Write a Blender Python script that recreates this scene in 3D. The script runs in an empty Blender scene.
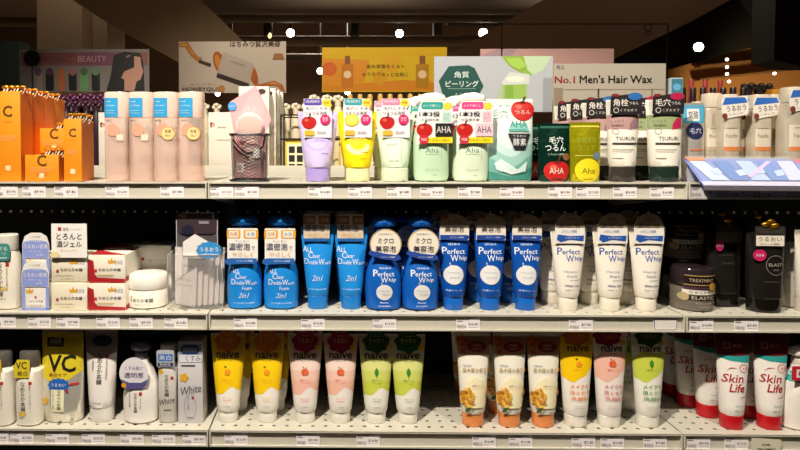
import bpy, bmesh, math, random
from mathutils import Vector, Matrix
random.seed(7)
C = bpy.context.scene.collection
SC = bpy.context.scene
# ------------------------------------------------------------ camera model
F = 594.0; CXP, CYP = 315.0, 168.0; PITCH = 0.030; YAW = 0.017
CAM = Vector((0, -1.13, 1.35))
RM = Matrix.Rotation(YAW, 3, 'Z') @ Matrix.Rotation(math.pi/2-PITCH, 3, 'X')
def ray(px, py):
    return RM @ Vector(((px-CXP)/F, -(py-CYP)/F, -1))
def at(px, py, Y):
    d = ray(px, py); t = (Y-CAM.y)/d.y
    return CAM + d*t
cam = bpy.data.cameras.new('camera'); co = bpy.data.objects.new('camera', cam); C.objects.link(co)
co.location = CAM; co.rotation_euler = RM.to_euler()
cam.sensor_width = 36; cam.lens = F/800*36; cam.shift_x = (400-CXP)/800; cam.shift_y = -(225-CYP)/800
cam.clip_start = 0.02; SC.camera = co
ZT = at(450, 182.6, 0).z; ZM = at(450, 315.0, 0).z; ZB = at(450, 432.8, 0).z
SHELF = {'t': ZT, 'm': ZM, 'b': ZB}; PY = {'t': 181, 'm': 311, 'b': 424}
XL = at(208, 315, 0).x; XR = at(686, 315, 0).x; BAY = XR-XL
U = 0.00199
# ------------------------------------------------------------ materials
def lin(h):
    h = h.lstrip('#'); r = [int(h[i:i+2], 16)/255 for i in (0, 2, 4)]
    return [((c+0.055)/1.055)**2.4 if c > 0.04045 else c/12.92 for c in r]+[1]
DEPTH = {}
nf = lambda px, q=.77: 1/math.sqrt(1+q*((px-315)/594)**2)
MATS = {}
def mat(col, kind='plastic'):
    """procedural material; kind chooses the finish"""
    key = (col, kind)
    if key in MATS: return MATS[key]
    m = bpy.data.materials.new('%s_%s' % (kind, col.strip('#'))); m.use_nodes = True
    nt = m.node_tree; b = nt.nodes['Principled BSDF']; c = lin(col)
    b.inputs['Base Color'].default_value = c
    rough = {'plastic': .32, 'paper': .62, 'matte': .85, 'gloss': .12, 'metal': .3, 'paint': .42, 'foil': .25, 'ink': .5}.get(kind, .4)
    b.inputs['Roughness'].default_value = rough
    if kind in ('metal', 'foil'): b.inputs['Metallic'].default_value = .9 if kind == 'metal' else .6
    if kind in ('paint', 'matte', 'foil', 'plastic'):
        tc = nt.nodes.new('ShaderNodeTexCoord'); n = nt.nodes.new('ShaderNodeTexNoise')
        n.inputs['Scale'].default_value = {'paint': 60, 'matte': 5, 'foil': 45, 'plastic': 25}[kind]
        n.inputs['Detail'].default_value = 3
        nt.links.new(tc.outputs['Object'], n.inputs['Vector'])
        if kind == 'foil':
            bp = nt.nodes.new('ShaderNodeBump'); bp.inputs['Strength'].default_value = .5; bp.inputs['Distance'].default_value = .004
            nt.links.new(n.outputs['Fac'], bp.inputs['Height']); nt.links.new(bp.outputs['Normal'], b.inputs['Normal'])
        else:
            mr = nt.nodes.new('ShaderNodeMapRange'); mr.inputs['To Min'].default_value = rough-.06; mr.inputs['To Max'].default_value = rough+.08
            nt.links.new(n.outputs['Fac'], mr.inputs['Value']); nt.links.new(mr.outputs['Result'], b.inputs['Roughness'])
    if kind.startswith('clear'):           # thin clear plastic: clearNN = opacity in percent
        op = int(kind[5:] or 25)/100
        b.inputs['Roughness'].default_value = .12
        tr = nt.nodes.new('ShaderNodeBsdfTransparent'); tr.inputs['Color'].default_value = [min(1, .55+.45*v) for v in c[:3]]+[1]
        mx = nt.nodes.new('ShaderNodeMixShader'); mx.inputs[0].default_value = op
        out = nt.nodes['Material Output']
        nt.links.new(tr.outputs[0], mx.inputs[1]); nt.links.new(b.outputs[0], mx.inputs[2]); nt.links.new(mx.outputs[0], out.inputs[0])
    if kind.startswith('glow'):
        b.inputs['Emission Color'].default_value = c; b.inputs['Emission Strength'].default_value = float(kind[4:] or 5)
    MATS[key] = m; return m
# ------------------------------------------------------------ mesh building
def link(name, me, parent=None):
    o = bpy.data.objects.new(name, me); C.objects.link(o)
    if parent: o.parent = parent
    return o
class MB:
    def __init__(s): s.v = []; s.f = []; s.mi = []; s.mats = []
    def m(s, mt):
        if mt not in s.mats: s.mats.append(mt)
        return s.mats.index(mt)
    def add(s, vs, fs, mt):
        o = len(s.v); k = s.m(mt); s.v += [tuple(v) for v in vs]
        for f in fs: s.f.append([i+o for i in f]); s.mi.append(k)
        return s
    def box(s, x0, x1, y0, y1, z0, z1, mt, bev=0):
        if bev:
            b = bev
            bm = bmesh.new(); bmesh.ops.create_cube(bm, size=1)
            for v in bm.verts: v.co = Vector(((x0+x1)/2+v.co.x*(x1-x0), (y0+y1)/2+v.co.y*(y1-y0), (z0+z1)/2+v.co.z*(z1-z0)))
            bmesh.ops.bevel(bm, geom=bm.edges[:], offset=b, segments=2, profile=.5, affect='EDGES')
            bm.verts.index_update(); s.add([v.co for v in bm.verts], [[v.index for v in f.verts] for f in bm.faces], mt); bm.free(); return s
        vs = [(x, y, z) for x in (x0, x1) for y in (y0, y1) for z in (z0, z1)]
        return s.add(vs, [(0,1,3,2),(4,6,7,5),(0,4,5,1),(2,3,7,6),(0,2,6,4),(1,5,7,3)], mt)
    def rings(s, rs, mt, cap=(True, True)):
        n = len(rs[0]); vs = [p for r in rs for p in r]; fs = []
        for i in range(len(rs)-1):
            for j in range(n):
                a = i*n+j; b = i*n+(j+1) % n
                fs.append((a, b, b+n, a+n))
        if cap[0]: fs.append(tuple(range(n))[::-1])
        if cap[1]: fs.append(tuple(range((len(rs)-1)*n, len(rs)*n)))
        return s.add(vs, fs, mt)
    def loft(s, prof, mt, n=2.0, N=36, cx=0, cy=0, cap=(True, True)):
        """prof: (z, half width, half depth[, dx, dy])"""
        rs = []
        for p in prof:
            z, a, b = p[:3]; dx, dy = (p[3], p[4]) if len(p) > 3 else (0, 0); r = []
            for j in range(N):
                t = 2*math.pi*j/N; c, q = math.cos(t), math.sin(t)
                r.append((cx+dx+a*math.copysign(abs(c)**(2/n), c), cy+dy+b*math.copysign(abs(q)**(2/n), q), z))
            rs.append(r)
        return s.rings(rs, mt, cap)
    def sweep(s, pts, rad, mt, N=10, cap=(True, True)):
        pts = [Vector(p) for p in pts]; rs = []
        if not isinstance(rad, (list, tuple)): rad = [rad]*len(pts)
        for i, p in enumerate(pts):
            d = (pts[min(i+1, len(pts)-1)]-pts[max(i-1, 0)]).normalized()
            u = d.cross(Vector((0, 1, 0.013))); u = u.normalized() if u.length > 1e-3 else Vector((1, 0, 0)); w = d.cross(u)
            rs.append([p+(u*math.cos(t)+w*math.sin(t))*rad[i] for t in [2*math.pi*j/N for j in range(N)]])
        return s.rings(rs, mt, cap)
    def ball(s, c, rx, ry, rz, mt, N=14, K=8):
        prof = [(c[2]+rz*math.sin(-math.pi/2+math.pi*k/K), max(1e-5, rx*math.cos(-math.pi/2+math.pi*k/K)), max(1e-5, ry*math.cos(-math.pi/2+math.pi*k/K))) for k in range(K+1)]
        return s.loft(prof, mt, 2, N, c[0], c[1])
    def prism(s, pts, y0, y1, mt):
        """pts in x,z (counter-clockwise seen from the front)"""
        n = len(pts); vs = [(x, y0, z) for x, z in pts]+[(x, y1, z) for x, z in pts]
        fs = [tuple(range(n)), tuple(range(n, 2*n))[::-1]]+[(i, i+n, (i+1) % n+n, (i+1) % n) for i in range(n)]
        return s.add(vs, fs, mt)
    def build(s, name, parent=None, smooth=True, fixn=True):
        me = bpy.data.meshes.new(name); me.from_pydata(s.v, [], s.f)
        for q in s.mats: me.materials.append(q)
        me.polygons.foreach_set('material_index', s.mi)
        if fixn:
            bm = bmesh.new(); bm.from_mesh(me); bmesh.ops.recalc_face_normals(bm, faces=bm.faces[:]); bm.to_mesh(me); bm.free()
        if smooth:
            me.polygons.foreach_set('use_smooth', [True]*len(me.polygons))
            me.set_sharp_from_angle(angle=math.radians(38))
        me.update(); return link(name, me, parent)
def tag(o, label, cat, group=None):
    o['label'] = label; o['category'] = cat
    if group: o['group'] = group
    return o
def thing(name, cat, label='', group=None, loc=(0, 0, 0)):
    o = bpy.data.objects.new(name, None); C.objects.link(o); o.location = loc; o.empty_display_size = .02
    return tag(o, label, cat, group)
def dup(root):
    r = root.copy(); C.objects.link(r); DEPTH[r.name] = DEPTH.get(root.name, 0)
    for ch in list(root.children):
        c = ch.copy(); C.objects.link(c); c.parent = r
        for g in list(ch.children):
            d = g.copy(); C.objects.link(d); d.parent = c
    return r
# ------------------------------------------------------------ text and printed artwork
TXT = {}
def textmesh(s, bold=0, shear=0):
    k = (s, bold, shear)
    if k in TXT: return TXT[k]
    cu = bpy.data.curves.new('t', 'FONT'); cu.body = s; cu.size = 1; cu.offset = bold; cu.shear = shear
    cu.align_x = 'CENTER'; cu.resolution_u = 2; cu.space_line = .92 if '\n' in s else 1; cu.fill_mode = 'FRONT'
    o = bpy.data.objects.new('t', cu); C.objects.link(o)
    dg = bpy.context.evaluated_depsgraph_get(); me = bpy.data.meshes.new_from_object(o.evaluated_get(dg))
    vs = [(v.co.x, v.co.y) for v in me.vertices]; fs = [tuple(p.vertices) for p in me.polygons]
    bpy.data.objects.remove(o); bpy.data.curves.remove(cu); bpy.data.meshes.remove(me)
    if not vs: vs = [(0, 0), (1, 0), (1, 1)]; fs = [(0, 1, 2)]
    x0 = min(v[0] for v in vs); x1 = max(v[0] for v in vs); y0 = min(v[1] for v in vs); y1 = max(v[1] for v in vs)
    TXT[k] = ([(v[0]-(x0+x1)/2, v[1]-(y0+y1)/2) for v in vs], fs, x1-x0, y1-y0); return TXT[k]
class Surf:
    """front surface of a lofted body, in px units scaled by U"""
    def __init__(s, prof, n=2.0, dy=0): s.p = [(p[0], p[1], p[2]) for p in prof]; s.n = n; s.flat = False; s.dy = dy
    def ab(s, z):
        p = s.p
        if z <= p[0][0]: return p[0][1:]
        for i in range(len(p)-1):
            if z <= p[i+1][0]:
                t = (z-p[i][0])/max(1e-9, p[i+1][0]-p[i][0]); return [p[i][k]*(1-t)+p[i+1][k]*t for k in (1, 2)]
        return p[-1][1:]
    def y(s, x, z):
        a, b = s.ab(z); q = min(.995, abs(x)/max(a, 1e-6)); return s.dy-b*(1-q**s.n)**(1/s.n)
class Flat:
    def __init__(s, y, a=None): s.Y = y; s.flat = True; s.a = a or 1
    def y(s, x, z): return s.Y
    def ab(s, z): return (s.a, 0)
def art(items, surf, name='printed_label', parent=None, kind='ink', eps0=.00025, build=True, mb=None):
    mb = mb or MB()
    for i, it in enumerate(items):
        e = eps0+.00014*i; k = it[0]; col = it[-1] if k != 'T' else it[6]
        kd = kind; mt = mat(col, kd)
        if k == 'B':
            lo, hi = it[1], it[2]; K = 20; vs = []; fs = []; R_ = 8
            for r in range(R_+1):
                for j in range(K+1):
                    th = (-1+2*j/K)*1.5; u = math.sin(th)
                    zl = lo if not isinstance(lo, list) else interp(lo, u)
                    zh = hi if not isinstance(hi, list) else interp(hi, u)
                    z = zl+(zh-zl)*r/R_; a, b = surf.ab(z*U)
                    x = u*a; q = abs(u)
                    vs.append((x, surf.y(x, z*U)-e, z*U))
            for r in range(R_):
                for j in range(K):
                    a = r*(K+1)+j; fs.append((a, a+1, a+K+2, a+K+1))
            mb.add(vs, fs, mt); continue
        bm = bmesh.new()
        if k == 'T':
            s, cx, cz, w, h = it[1:6]; o = it[7] if len(it) > 7 else {}
            vs, fs, W, H = textmesh(s, o.get('b', .0)*(.2 if ord(s[0]) > 999 else .6), o.get('s', 0))
            if w is None: w = h*W/H
            if h is None: h = w*H/W
            ro = o.get('r', 0); cr, sr = math.cos(ro), math.sin(ro)
            bv = []
            for a, b in vs:
                a *= w/W; b *= h/H; bv.append(bm.verts.new((cx+a*cr-b*sr, 0, cz+a*sr+b*cr)))
            for f in fs:
                try: bm.faces.new([bv[q] for q in f])
                except ValueError: pass
        else:
            if k == 'R': x0, z0, x1, z1 = it[1:5]; pts = [(x0, z0), (x1, z0), (x1, z1), (x0, z1)]
            elif k == 'E': cx, cz, rx, rz = it[1:5]; pts = [(cx+rx*math.cos(t), cz+rz*math.sin(t)) for t in [2*math.pi*q/24 for q in range(24)]]
            elif k == 'O':                 # ring outline
                cx, cz, rx, rz, w = it[1:6]; N = 28
                v = [bm.verts.new((cx+(rx-w*q)*math.cos(t), 0, cz+(rz-w*q)*math.sin(t))) for t in [2*math.pi*j/N for j in range(N)] for q in (0, 1)]
                for j in range(N):
                    a = 2*j; b = 2*((j+1) % N); bm.faces.new((v[a], v[b], v[b+1], v[a+1]))
                pts = None
            else: pts = it[1]
            if pts: bm.faces.new([bm.verts.new((x, 0, z)) for x, z in pts])
        if not surf.flat:
            xs = [v.co.x for v in bm.verts]; zs = [v.co.z for v in bm.verts]
            x = math.ceil(min(xs)/2)*2
            while x < max(xs):
                bmesh.ops.bisect_plane(bm, geom=bm.verts[:]+bm.edges[:]+bm.faces[:], plane_co=(x, 0, 0), plane_no=(1, 0, 0)); x += 2
            if max(zs)-min(zs) > 4:
                z = math.ceil(min(zs)/4)*4
                while z < max(zs):
                    bmesh.ops.bisect_plane(bm, geom=bm.verts[:]+bm.edges[:]+bm.faces[:], plane_co=(0, 0, z), plane_no=(0, 0, 1)); z += 4
        bm.verts.index_update()
        mb.add([(v.co.x*U, surf.y(v.co.x*U, v.co.z*U)-e, v.co.z*U) for v in bm.verts], [[v.index for v in f.verts] for f in bm.faces], mt); bm.free()
    if build: return mb.build(name, parent, smooth=False, fixn=False)
    return mb
def interp(l, u):
    for i in range(len(l)-1):
        if u <= l[i+1][0]:
            t = (u-l[i][0])/(l[i+1][0]-l[i][0]); t = t*t*(3-2*t); return l[i][1]*(1-t)+l[i+1][1]*t
    return l[-1][1]
def blob(cx, cz, r, n, amp, rot=0, sx=1):
    return [(cx+sx*(r+amp*math.cos(n*t))*math.cos(t+rot), cz+(r+amp*math.cos(n*t))*math.sin(t+rot)) for t in [2*math.pi*q/48 for q in range(48)]]
def apple(cx, cz, r):
    return [('P', [(cx+r*1.05*math.cos(t)*(1+.06*math.cos(2*t)), cz+r*math.sin(t)*(1-.22*(abs(math.sin(t/2+math.pi/4))**20))-(.0)) for t in [2*math.pi*q/30 for q in range(30)]], '#c01512'),
            ('E', cx-r*.35, cz+r*.3, r*.3, r*.22, '#e8604e'), ('E', cx, cz+r*.72, r*.3, r*.12, '#7a0d08'), ('P', [(cx-.3, cz+r*.7), (cx+.3, cz+r*.7), (cx+r*.35, cz+r*1.25), (cx+r*.1, cz+r*1.25)], '#4a2a10')]
def lines(x0, x1, z, n, dz, col, h=.5):
    return [('R', x0+(k % 2)*.4, z-k*dz, x1-((k*7) % 5)*.8, z-k*dz+h, col) for k in range(n)]
def card(pts, y, th, items, name, parent, paper='#f2eee6'):
    """a printed card: an outline in px (x,z) at depth y px (front face)"""
    mb = MB(); mb.prism([(x*U, z*U) for x, z in pts], y*U, (y+th)*U, mat(paper, 'paper'))
    art(items, Flat(y*U), mb=mb, build=False)
    return mb.build(name, parent, smooth=False, fixn=False)
def rr(x0, z0, x1, z1, r=1.5, top=True, bot=True):
    p = []
    for cx, cz, a0, ok in ((x0+r, z0+r, math.pi, bot), (x1-r, z0+r, 1.5*math.pi, bot), (x1-r, z1-r, 0, top), (x0+r, z1-r, .5*math.pi, top)):
        if ok: p += [(cx+r*math.cos(a0+q*math.pi/8), cz+r*math.sin(a0+q*math.pi/8)) for q in range(5)]
        else: p.append((x0 if cx == x0+r else x1, z0 if cz == z0+r else z1))
    return p
def ell(cx, cz, rx, rz, n=32): return [(cx+rx*math.cos(t), cz+rz*math.sin(t)) for t in [2*math.pi*q/n for q in range(n)]]
def scale(prof): return [tuple(v*U for v in p) for p in prof]
# ------------------------------------------------------------ generic products
def tube(name, cat, H, wt, wb, cw, ch, body, cap, items=(), group=None, db=None, capk='plastic', bodyk='plastic', capname='cap', ribs=False, off=None):
    """squeeze tube standing on its cap. sizes are half widths in px"""
    r = thing(name, cat, group=group); db = db or wb*.92
    if off: k_ = nf(off); wb *= k_; cw *= k_; db *= k_
    cp = [(0, cw*.97, cw*.85), (.6, cw, cw*.88), (ch*.55, cw*1.01, cw*.9), (ch-.5, cw*1.02, cw*.9), (ch, cw*.98, cw*.86)]
    m = MB(); m.loft(scale(cp), mat(cap, capk), 2.3)
    if ribs:
        for k in range(30):
            t = 2*math.pi*k/30; x, y = cw*math.cos(t), cw*.88*math.sin(t)
            m.box((x-.25)*U, (x+.25)*U, (y-.25)*U, (y+.25)*U, 1*U, (ch-1)*U, mat(cap, capk))
    m.build(capname, r)
    prof = [(ch+.01, wb*.93, db*.93), (ch+1.2, wb, db)]
    K = 10
    for k in range(1, K+1):
        t = k/K; prof.append((ch+1.2+(H-4-ch-1.2)*t, wb+(wt-wb)*t**.9, max(.45, db*(1-t**1.35))))
    prof += [(H-.1, wt*1.0, .45), (H, wt*.995, .3)]
    m = MB(); m.loft(scale(prof), mat(body, bodyk), 2)
    bo = m.build('tube_body', r)
    sf = Surf(scale(prof))
    if items: art(items, sf, 'printed_design', bo)
    return r, sf
def place(r, px, Y, sh, label, rz=0, dz=0, py=None):
    p = at(px, py or PY[sh], Y-DEPTH.get(r.name, 0)); r.location = (p.x, Y, SHELF[sh]+.0006+dz); r.rotation_euler = (0, 0, rz)
    r['label'] = label; return r
FRONT = {}
def stock(proto, spots, sh):
    """spots: (px, Y, label[, rz]) - the first spot moves the prototype, the rest are copies"""
    for i, s in enumerate(spots):
        o = proto if i == 0 else dup(proto)
        place(o, s[0], s[1], sh, s[2], s[3] if len(s) > 3 else 0)
def behind(px, Y, Y2):
    """pixel column of a thing at depth Y2 in the same file as one at px, Y"""
    X = at(px, 300, Y).x; v = Vector((X, Y2, 1.2))-CAM; v = RM.transposed() @ v
    return CXP+F*v.x/-v.z
#PRODUCTS
# ------------------------------------------------------------ small squeeze tubes, bottom shelf
def naive(kind, big=False):
    base, fill, badge, word = {'y': ('#f8f2e6', '#fdcf00', '#dd7a28', 'さっぱり'), 'p': ('#f4ece4', '#f3bda8', '#a31548', 'うるおい'), 'g': ('#f4f1e4', '#ccd44c', '#1f5a2a', 'すべすべ')}[kind]
    if big: H = 95; z = 4
    else: H = 88; z = 0
    ink = '#3a2a22'; acc = {'y': '#f08a1a', 'p': '#e0482c', 'g': '#3f8f2c'}[kind]
    it = []
    if not big:
        f2 = {'y': '#fdd30a', 'p': '#f8dccf', 'g': '#dfe28a'}[kind]; f3 = {'y': '#fdd106', 'p': '#f6cbb9', 'g': '#d5da68'}[kind]
        it.append(('B', [(-1, 28), (-.5, 28.5), (.35, 36), (1, 31)], [(-1, 42), (1, 42)], fill))
        it += [('B', 42, 52, f3), ('B', 52, 65.5, f2)]
        it.append(('B', [(-1, 65.5), (1, 65.5)], [(-1, 86), (1, 86)], {'y': '#e3b93a', 'p': '#dcbfa8', 'g': '#cbc7a2'}[kind]))  # duller top band: shade of the shelf above put into the colour
        it += [('P', blob(0, 80, 10.5, 7, .8, .3, 1.25), badge), ('T', word, 0, 81, 15, 5, '#f3d7a0'), ('E', 12.5, 74.5, 2.6, 2.6, '#e8b81c')]
        it += [('T', 'naive', 0, 67.6, 23, 7.5, ink, {'b': .03}), ('T', 'ナイーブ', 0, 61.6, 9, 1.6, ink)]
        cz = 51
        tx = [('T', '洗顔フォーム', 0, 43.5, 11, 1.8, acc), ('T', 'くだもの由来', 0, 40.6, 9, 1, acc), ('T', 'ボタニカル', 0, 25.5, 9, 1.6, acc), ('R', -4, 23, 4, 23.4, acc), ('T', '130g', 0, 17.5, 6, 1.6, '#8a8078')]
    else:
        it.append(('B', [(-1, 48), (-.4, 44), (.3, 49), (1, 57)], [(-1, 68), (-.4, 74), (.4, 72), (1, 74)] if kind != 'y' else [(-1, 88), (1, 88)], fill))
        it.append(('P', blob(-3 if kind == 'p' else 0, 88, 9, 7, .8, .3, 1.5), badge))
        it += [('T', word, 0, 88, 14, 4.5, '#e8b06a'), ('E', 12, 82, 2.4, 2.4, '#e8b81c')]
        it += [('T', 'naive', 1, 77, 21, 7, ink, {'b': .03}), ('T', 'ナイーブ', 1, 71.5, 8, 1.4, ink)]
        cz = 62
        tx = [('T', '洗顔フォーム', 1, 56.5, 11, 1.6, acc)]
        for k, (s, w) in enumerate((('メイクも', 18), ('落とせる', 19), ('洗顔料', 18))): tx.append(('T', s, 1, 40.5-k*5.8, w, 4.2, acc if kind != 'p' else '#d05a5a'))
        tx += lines(-6, 8, 21.5, 2, 2, '#b5a99a', .3)
    x0 = 0 if not big else 1
    if kind == 'p': it += [('E', x0-1.2, cz, 2.4, 3, '#e35a34'), ('E', x0+1.2, cz, 2.4, 3, '#e86a3e'), ('P', [(x0, cz+2.6), (x0+3, cz+5), (x0+.3, cz+3.6)], '#3d7a2a'), ('P', [(x0-.3, cz+2.6), (x0-2.5, cz+5.2), (x0-1.2, cz+5.4)], '#3d7a2a')]
    elif kind == 'g': it += [('P', [(x0, cz-4.5), (x0+2.1, cz-1), (x0+1.8, cz+2), (x0, cz+4.6), (x0-1.8, cz+2), (x0-2.1, cz-1)], '#3f8f2c'), ('R', x0-.15, cz-6, x0+.15, cz+3, '#2a6a20')]
    else: it += [('P', blob(x0+.2, cz-.5, 2.9, 5, .35), '#f39a1c'), ('P', [(x0-3.6, cz+5.6), (x0-.6, cz+4.8), (x0-2, cz+3.6)], '#3a4a20')]
    it += tx
    r, sf = tube('face_wash_tube', 'tube', H, 17.6 if not big else 17.6, 11.2 if not big else 12, 9.6 if not big else 11, 11, base, '#efeadd', it, off=300 if not big else {'y': 575, 'p': 608, 'g': 645}[kind], group= 'fruit and leaf face wash tubes on the bottom shelf')
    return r
def stocked(f, lst, sh='b'):
    stock(f, lst, sh)
T0 = .050
def rank(px, n, what, Y=T0, step=.052, first=1):
    return [(behind(px, Y, Y+step*k), Y+step*k, w) for k, w in zip(range(first, first+n), what)]
ny = naive('y')
L = 'yellow and white tube with an orange fruit icon'
stock(ny, [(228.6, T0, L+', leftmost on the bottom shelf'), (267.4, T0, L+', beside the first peach tube'),
           (behind(228.6, T0, .105)+6, .105, L+', hidden behind the leftmost'), (behind(267.4, T0, .105)+6, .105, L+', half hidden beside the first peach tube')], 'b')
stock(naive('p'), [(305.3, T0, 'pale pink and white tube with a peach icon, left one of two'), (340.5, T0, 'pale pink and white tube with a peach icon, beside the leaf tubes'),
                   (behind(305.3, T0, .11), .11, 'pink and white tube standing in shadow behind the left peach tube')], 'b')
stock(naive('g'), [(376, T0, 'lime green and white tube with a leaf icon, beside a peach tube'), (407.5, T0, 'lime green and white tube with a leaf icon, before the empty gap in the row')], 'b')
B0 = .042
stock(naive('y', True), [(575, B0, 'large yellow and white tube with orange lettering, beside the osmanthus tubes')], 'b')
stock(naive('p', True), [(608.5, B0, 'large pink and white tube with red lettering, on the bottom shelf')], 'b')
stock(naive('g', True), [(647, B0, 'large lime green and white tube with dark lettering, at the end of its bay'),
                         (624, .125, 'large green and white tube in shadow behind the other lime one')], 'b')
def osman():
    it = [('B', [(-1, 70), (1, 70)], [(-1, 88), (1, 88)], '#b0865a')]
    random.seed(3)
    for k in range(9): it.append(('P', blob(-12+random.uniform(-2, 9), 73+random.uniform(0, 13), 2.6, 4, .9, random.random()*3), ['#c9581a', '#d9701c', '#b8480f'][k % 3]))
    it += [('E', 3, 78, 10.8, 5.6, '#8c1c20'), ('O', 3, 78, 10.8, 5.6, .5, '#c99a7a'), ('T', '数量限定', 3, 79.4, 8, 2.2, '#e8c9a0'), ('T', 'の香り', 3, 76, 9, 2.2, '#e8c9a0')]
    it += [('T', 'naive', -7, 60.5, 8, 2, '#3a6aa0'), ('T', '金木犀の香り', 0, 56, 23, 4.2, '#9a7a28'), ('P', [(-9, 20), (12, 20), (13, 44), (0, 50), (-8, 44)], '#f8eec4'),
           ('T', '洗顔フォーム', 3, 41, 12, 2, '#8a6a20'), ('R', -6, 38.4, 11, 38.7, '#cdb88a')]
    for k in range(34):
        a = k*2.4; rr_ = 1.12*math.sqrt(k)
        it.append(('P', blob(max(-13, -7.5+rr_*math.cos(a)), 30+rr_*math.sin(a)*1.45, 1.25, 4, .35, a), ['#e0981c', '#f0b42c', '#c97a12', '#f7cc50'][k % 4]))
    it += [('P', [(-10, 15), (-6, 17.5), (-4.5, 22), (-8.5, 20)], '#4a5a1c'), ('E', 12.2, 35, 1.4, 2.6, '#e88f10'), ('E', 12.6, 57, 1, 2, '#e88f10'), ('T', 'Naive', 5, 17.2, 7, 1.4, '#6a5a4a')]
    return tube('face_wash_tube', 'tube', 92, 16.8, 12, 10.6, 13, '#f8f2e0', '#eb9050', it, 'osmanthus scented tubes on the bottom shelf', off=500)[0]
stock(osman(), [(472.5, .040, 'osmanthus tube with orange cap, first after the empty gap'), (508.8, .040, 'osmanthus tube with orange cap, middle one of three'), (542.5, .040, 'osmanthus tube with orange cap, beside the large yellow tube'),
                (behind(508.8, .04, .1)-3, .1, 'osmanthus tube hidden behind the middle one, orange cap just showing'), (464, .2, 'osmanthus tube in the dark behind the first one')], 'b')
# skin life
def skin():
    it = [('B', [(-1, 71), (0, 70.5), (1, 71.5)], [(-1, 93), (1, 93)], '#5e1016'), ('B', [(-1, 69), (0, 66), (1, 64.5)], [(-1, 71.5), (0, 71), (1, 72)], '#2a9c96')]
    it += [('R', -9, 78, -3, 84, '#c9a08a'), ('R', -8.3, 78.7, -3.7, 83.3, '#7a0f18'), ('T', '薬用', 3, 81, 8, 3.5, '#c08a7a')]
    it += [('T', 'Skin', -2, 50, 19, 8, '#b0202a', {'s': .2, 'b': .01}), ('T', 'Life', 1, 41, 14, 8, '#b0202a', {'s': .25, 'b': .02})]
    it += [('P', [(-8, 57), (-4, 59.5), (3, 60), (-4, 60.3)], '#c03038'), ('P', [(2, 32), (8, 33), (12, 36), (8, 32)], '#c03038'), ('O', 8, 60, 4, 4, .5, '#c85058'), ('T', '薬用', 9, 60, 4.6, 1.8, '#c03038')]
    it += [('T', 'Medicated', 3, 24.5, 8, 1.5, '#5aa5a0'), ('T', '洗顔フォーム', 3, 19.3, 10, 1.8, '#4a4440')]
    return tube('face_wash_tube', 'tube', 94, 16.4, 12.5, 11.8, 13.5, '#f6efe6', '#c4141e', it, 'red capped skin care tubes on the bottom shelf', off=745)[0]
s1 = .036
sk = [(731, s1, 'red capped white tube with red script, left one of the two in front'), (768.5, s1, 'red capped white tube with red script, beside the red tagged pump bottle'),
      (707, .085, 'red capped white tube half hidden, next behind the left front one'), (687, .135, 'red capped white tube in shadow, second behind the left front one'), (672, .19, 'red capped white tube in deep shadow, furthest left of its line'),
      (747, .085, 'red capped white tube whose cap shows between the two front ones')]
stock(skin(), [s_+(-.14,) for s_ in sk], 'b')
def pumpbottle(name, cat, group, body, prof, n, items, head, capz, headfn, bodyk='plastic'):
    r = thing(name, cat, group=group)
    m = MB(); m.loft(scale(prof), mat(body, bodyk), n); bo = m.build('bottle_body', r)
    art(items, Surf(scale(prof), n), 'printed_design', bo)
    headfn(r); return r
def foamhead(col, cz, w=9, zt=None):
    def f(r):
        m = MB(); M_ = mat(col, 'plastic')
        m.loft(scale([(cz, w*.72, w*.72), (cz+1, w*.78, w*.78), (cz+8, w*.78, w*.78), (cz+9, w*.6, w*.6)]), M_, 2)
        m.build('collar', r)
        m = MB(); m.loft(scale([(cz+8.5, w*.45, w*.45), (cz+10.5, w*.5, w*.5), (cz+11.2, w*1.1, w*.9), (cz+13, w*1.3, w), (cz+16, w*1.26, w), (cz+18.5, w*1.1, w*.85), (cz+20, w*.75, w*.6), (cz+20.5, .3, .3)]), M_, 2)
        m.sweep([(0, -w*.5*U, (cz+15.5)*U), (0, -w*1.2*U, (cz+15.6)*U), (0, -w*1.45*U, (cz+14.6)*U)], [3*U, 2.6*U, 2.1*U], M_)
        m.build('pump_head', r)
    return f
# pump at the right edge of the bottom shelf, red hang tag
pr = [(0, 15, 11), (2, 17.5, 13), (30, 19, 14), (44, 17, 13), (53, 12, 10), (58, 7.5, 7.5), (62, 7, 7)]
o = pumpbottle('foam_pump_bottle', 'bottle', None, '#f3ece2', pr, 2.2, [('B', [(-1, 47), (1, 47)], [(-1, 56), (1, 56)], '#2a9c96'), ('T', 'Skin', 0, 38, 18, 8, '#b0202a', {'s': .25}), ('T', 'Life', 3, 29, 14, 8, '#b0202a', {'s': .25})], None, 0, foamhead('#f0e8dc', 60))
card(rr(-19, 51, 6, 65, 1.5), -15.5, .5, [('R', -15, 54, -6, 62, '#f3e0dc'), ('R', -13, 56, -8, 60, '#c03048'), ('T', '薬用', 0, 58, 7, 4, '#f3e0dc')], 'hang_tag', o, '#c8203c')
place(o, 798, .04, 'b', 'white pump bottle with teal shoulder and red tag at the right edge')
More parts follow.
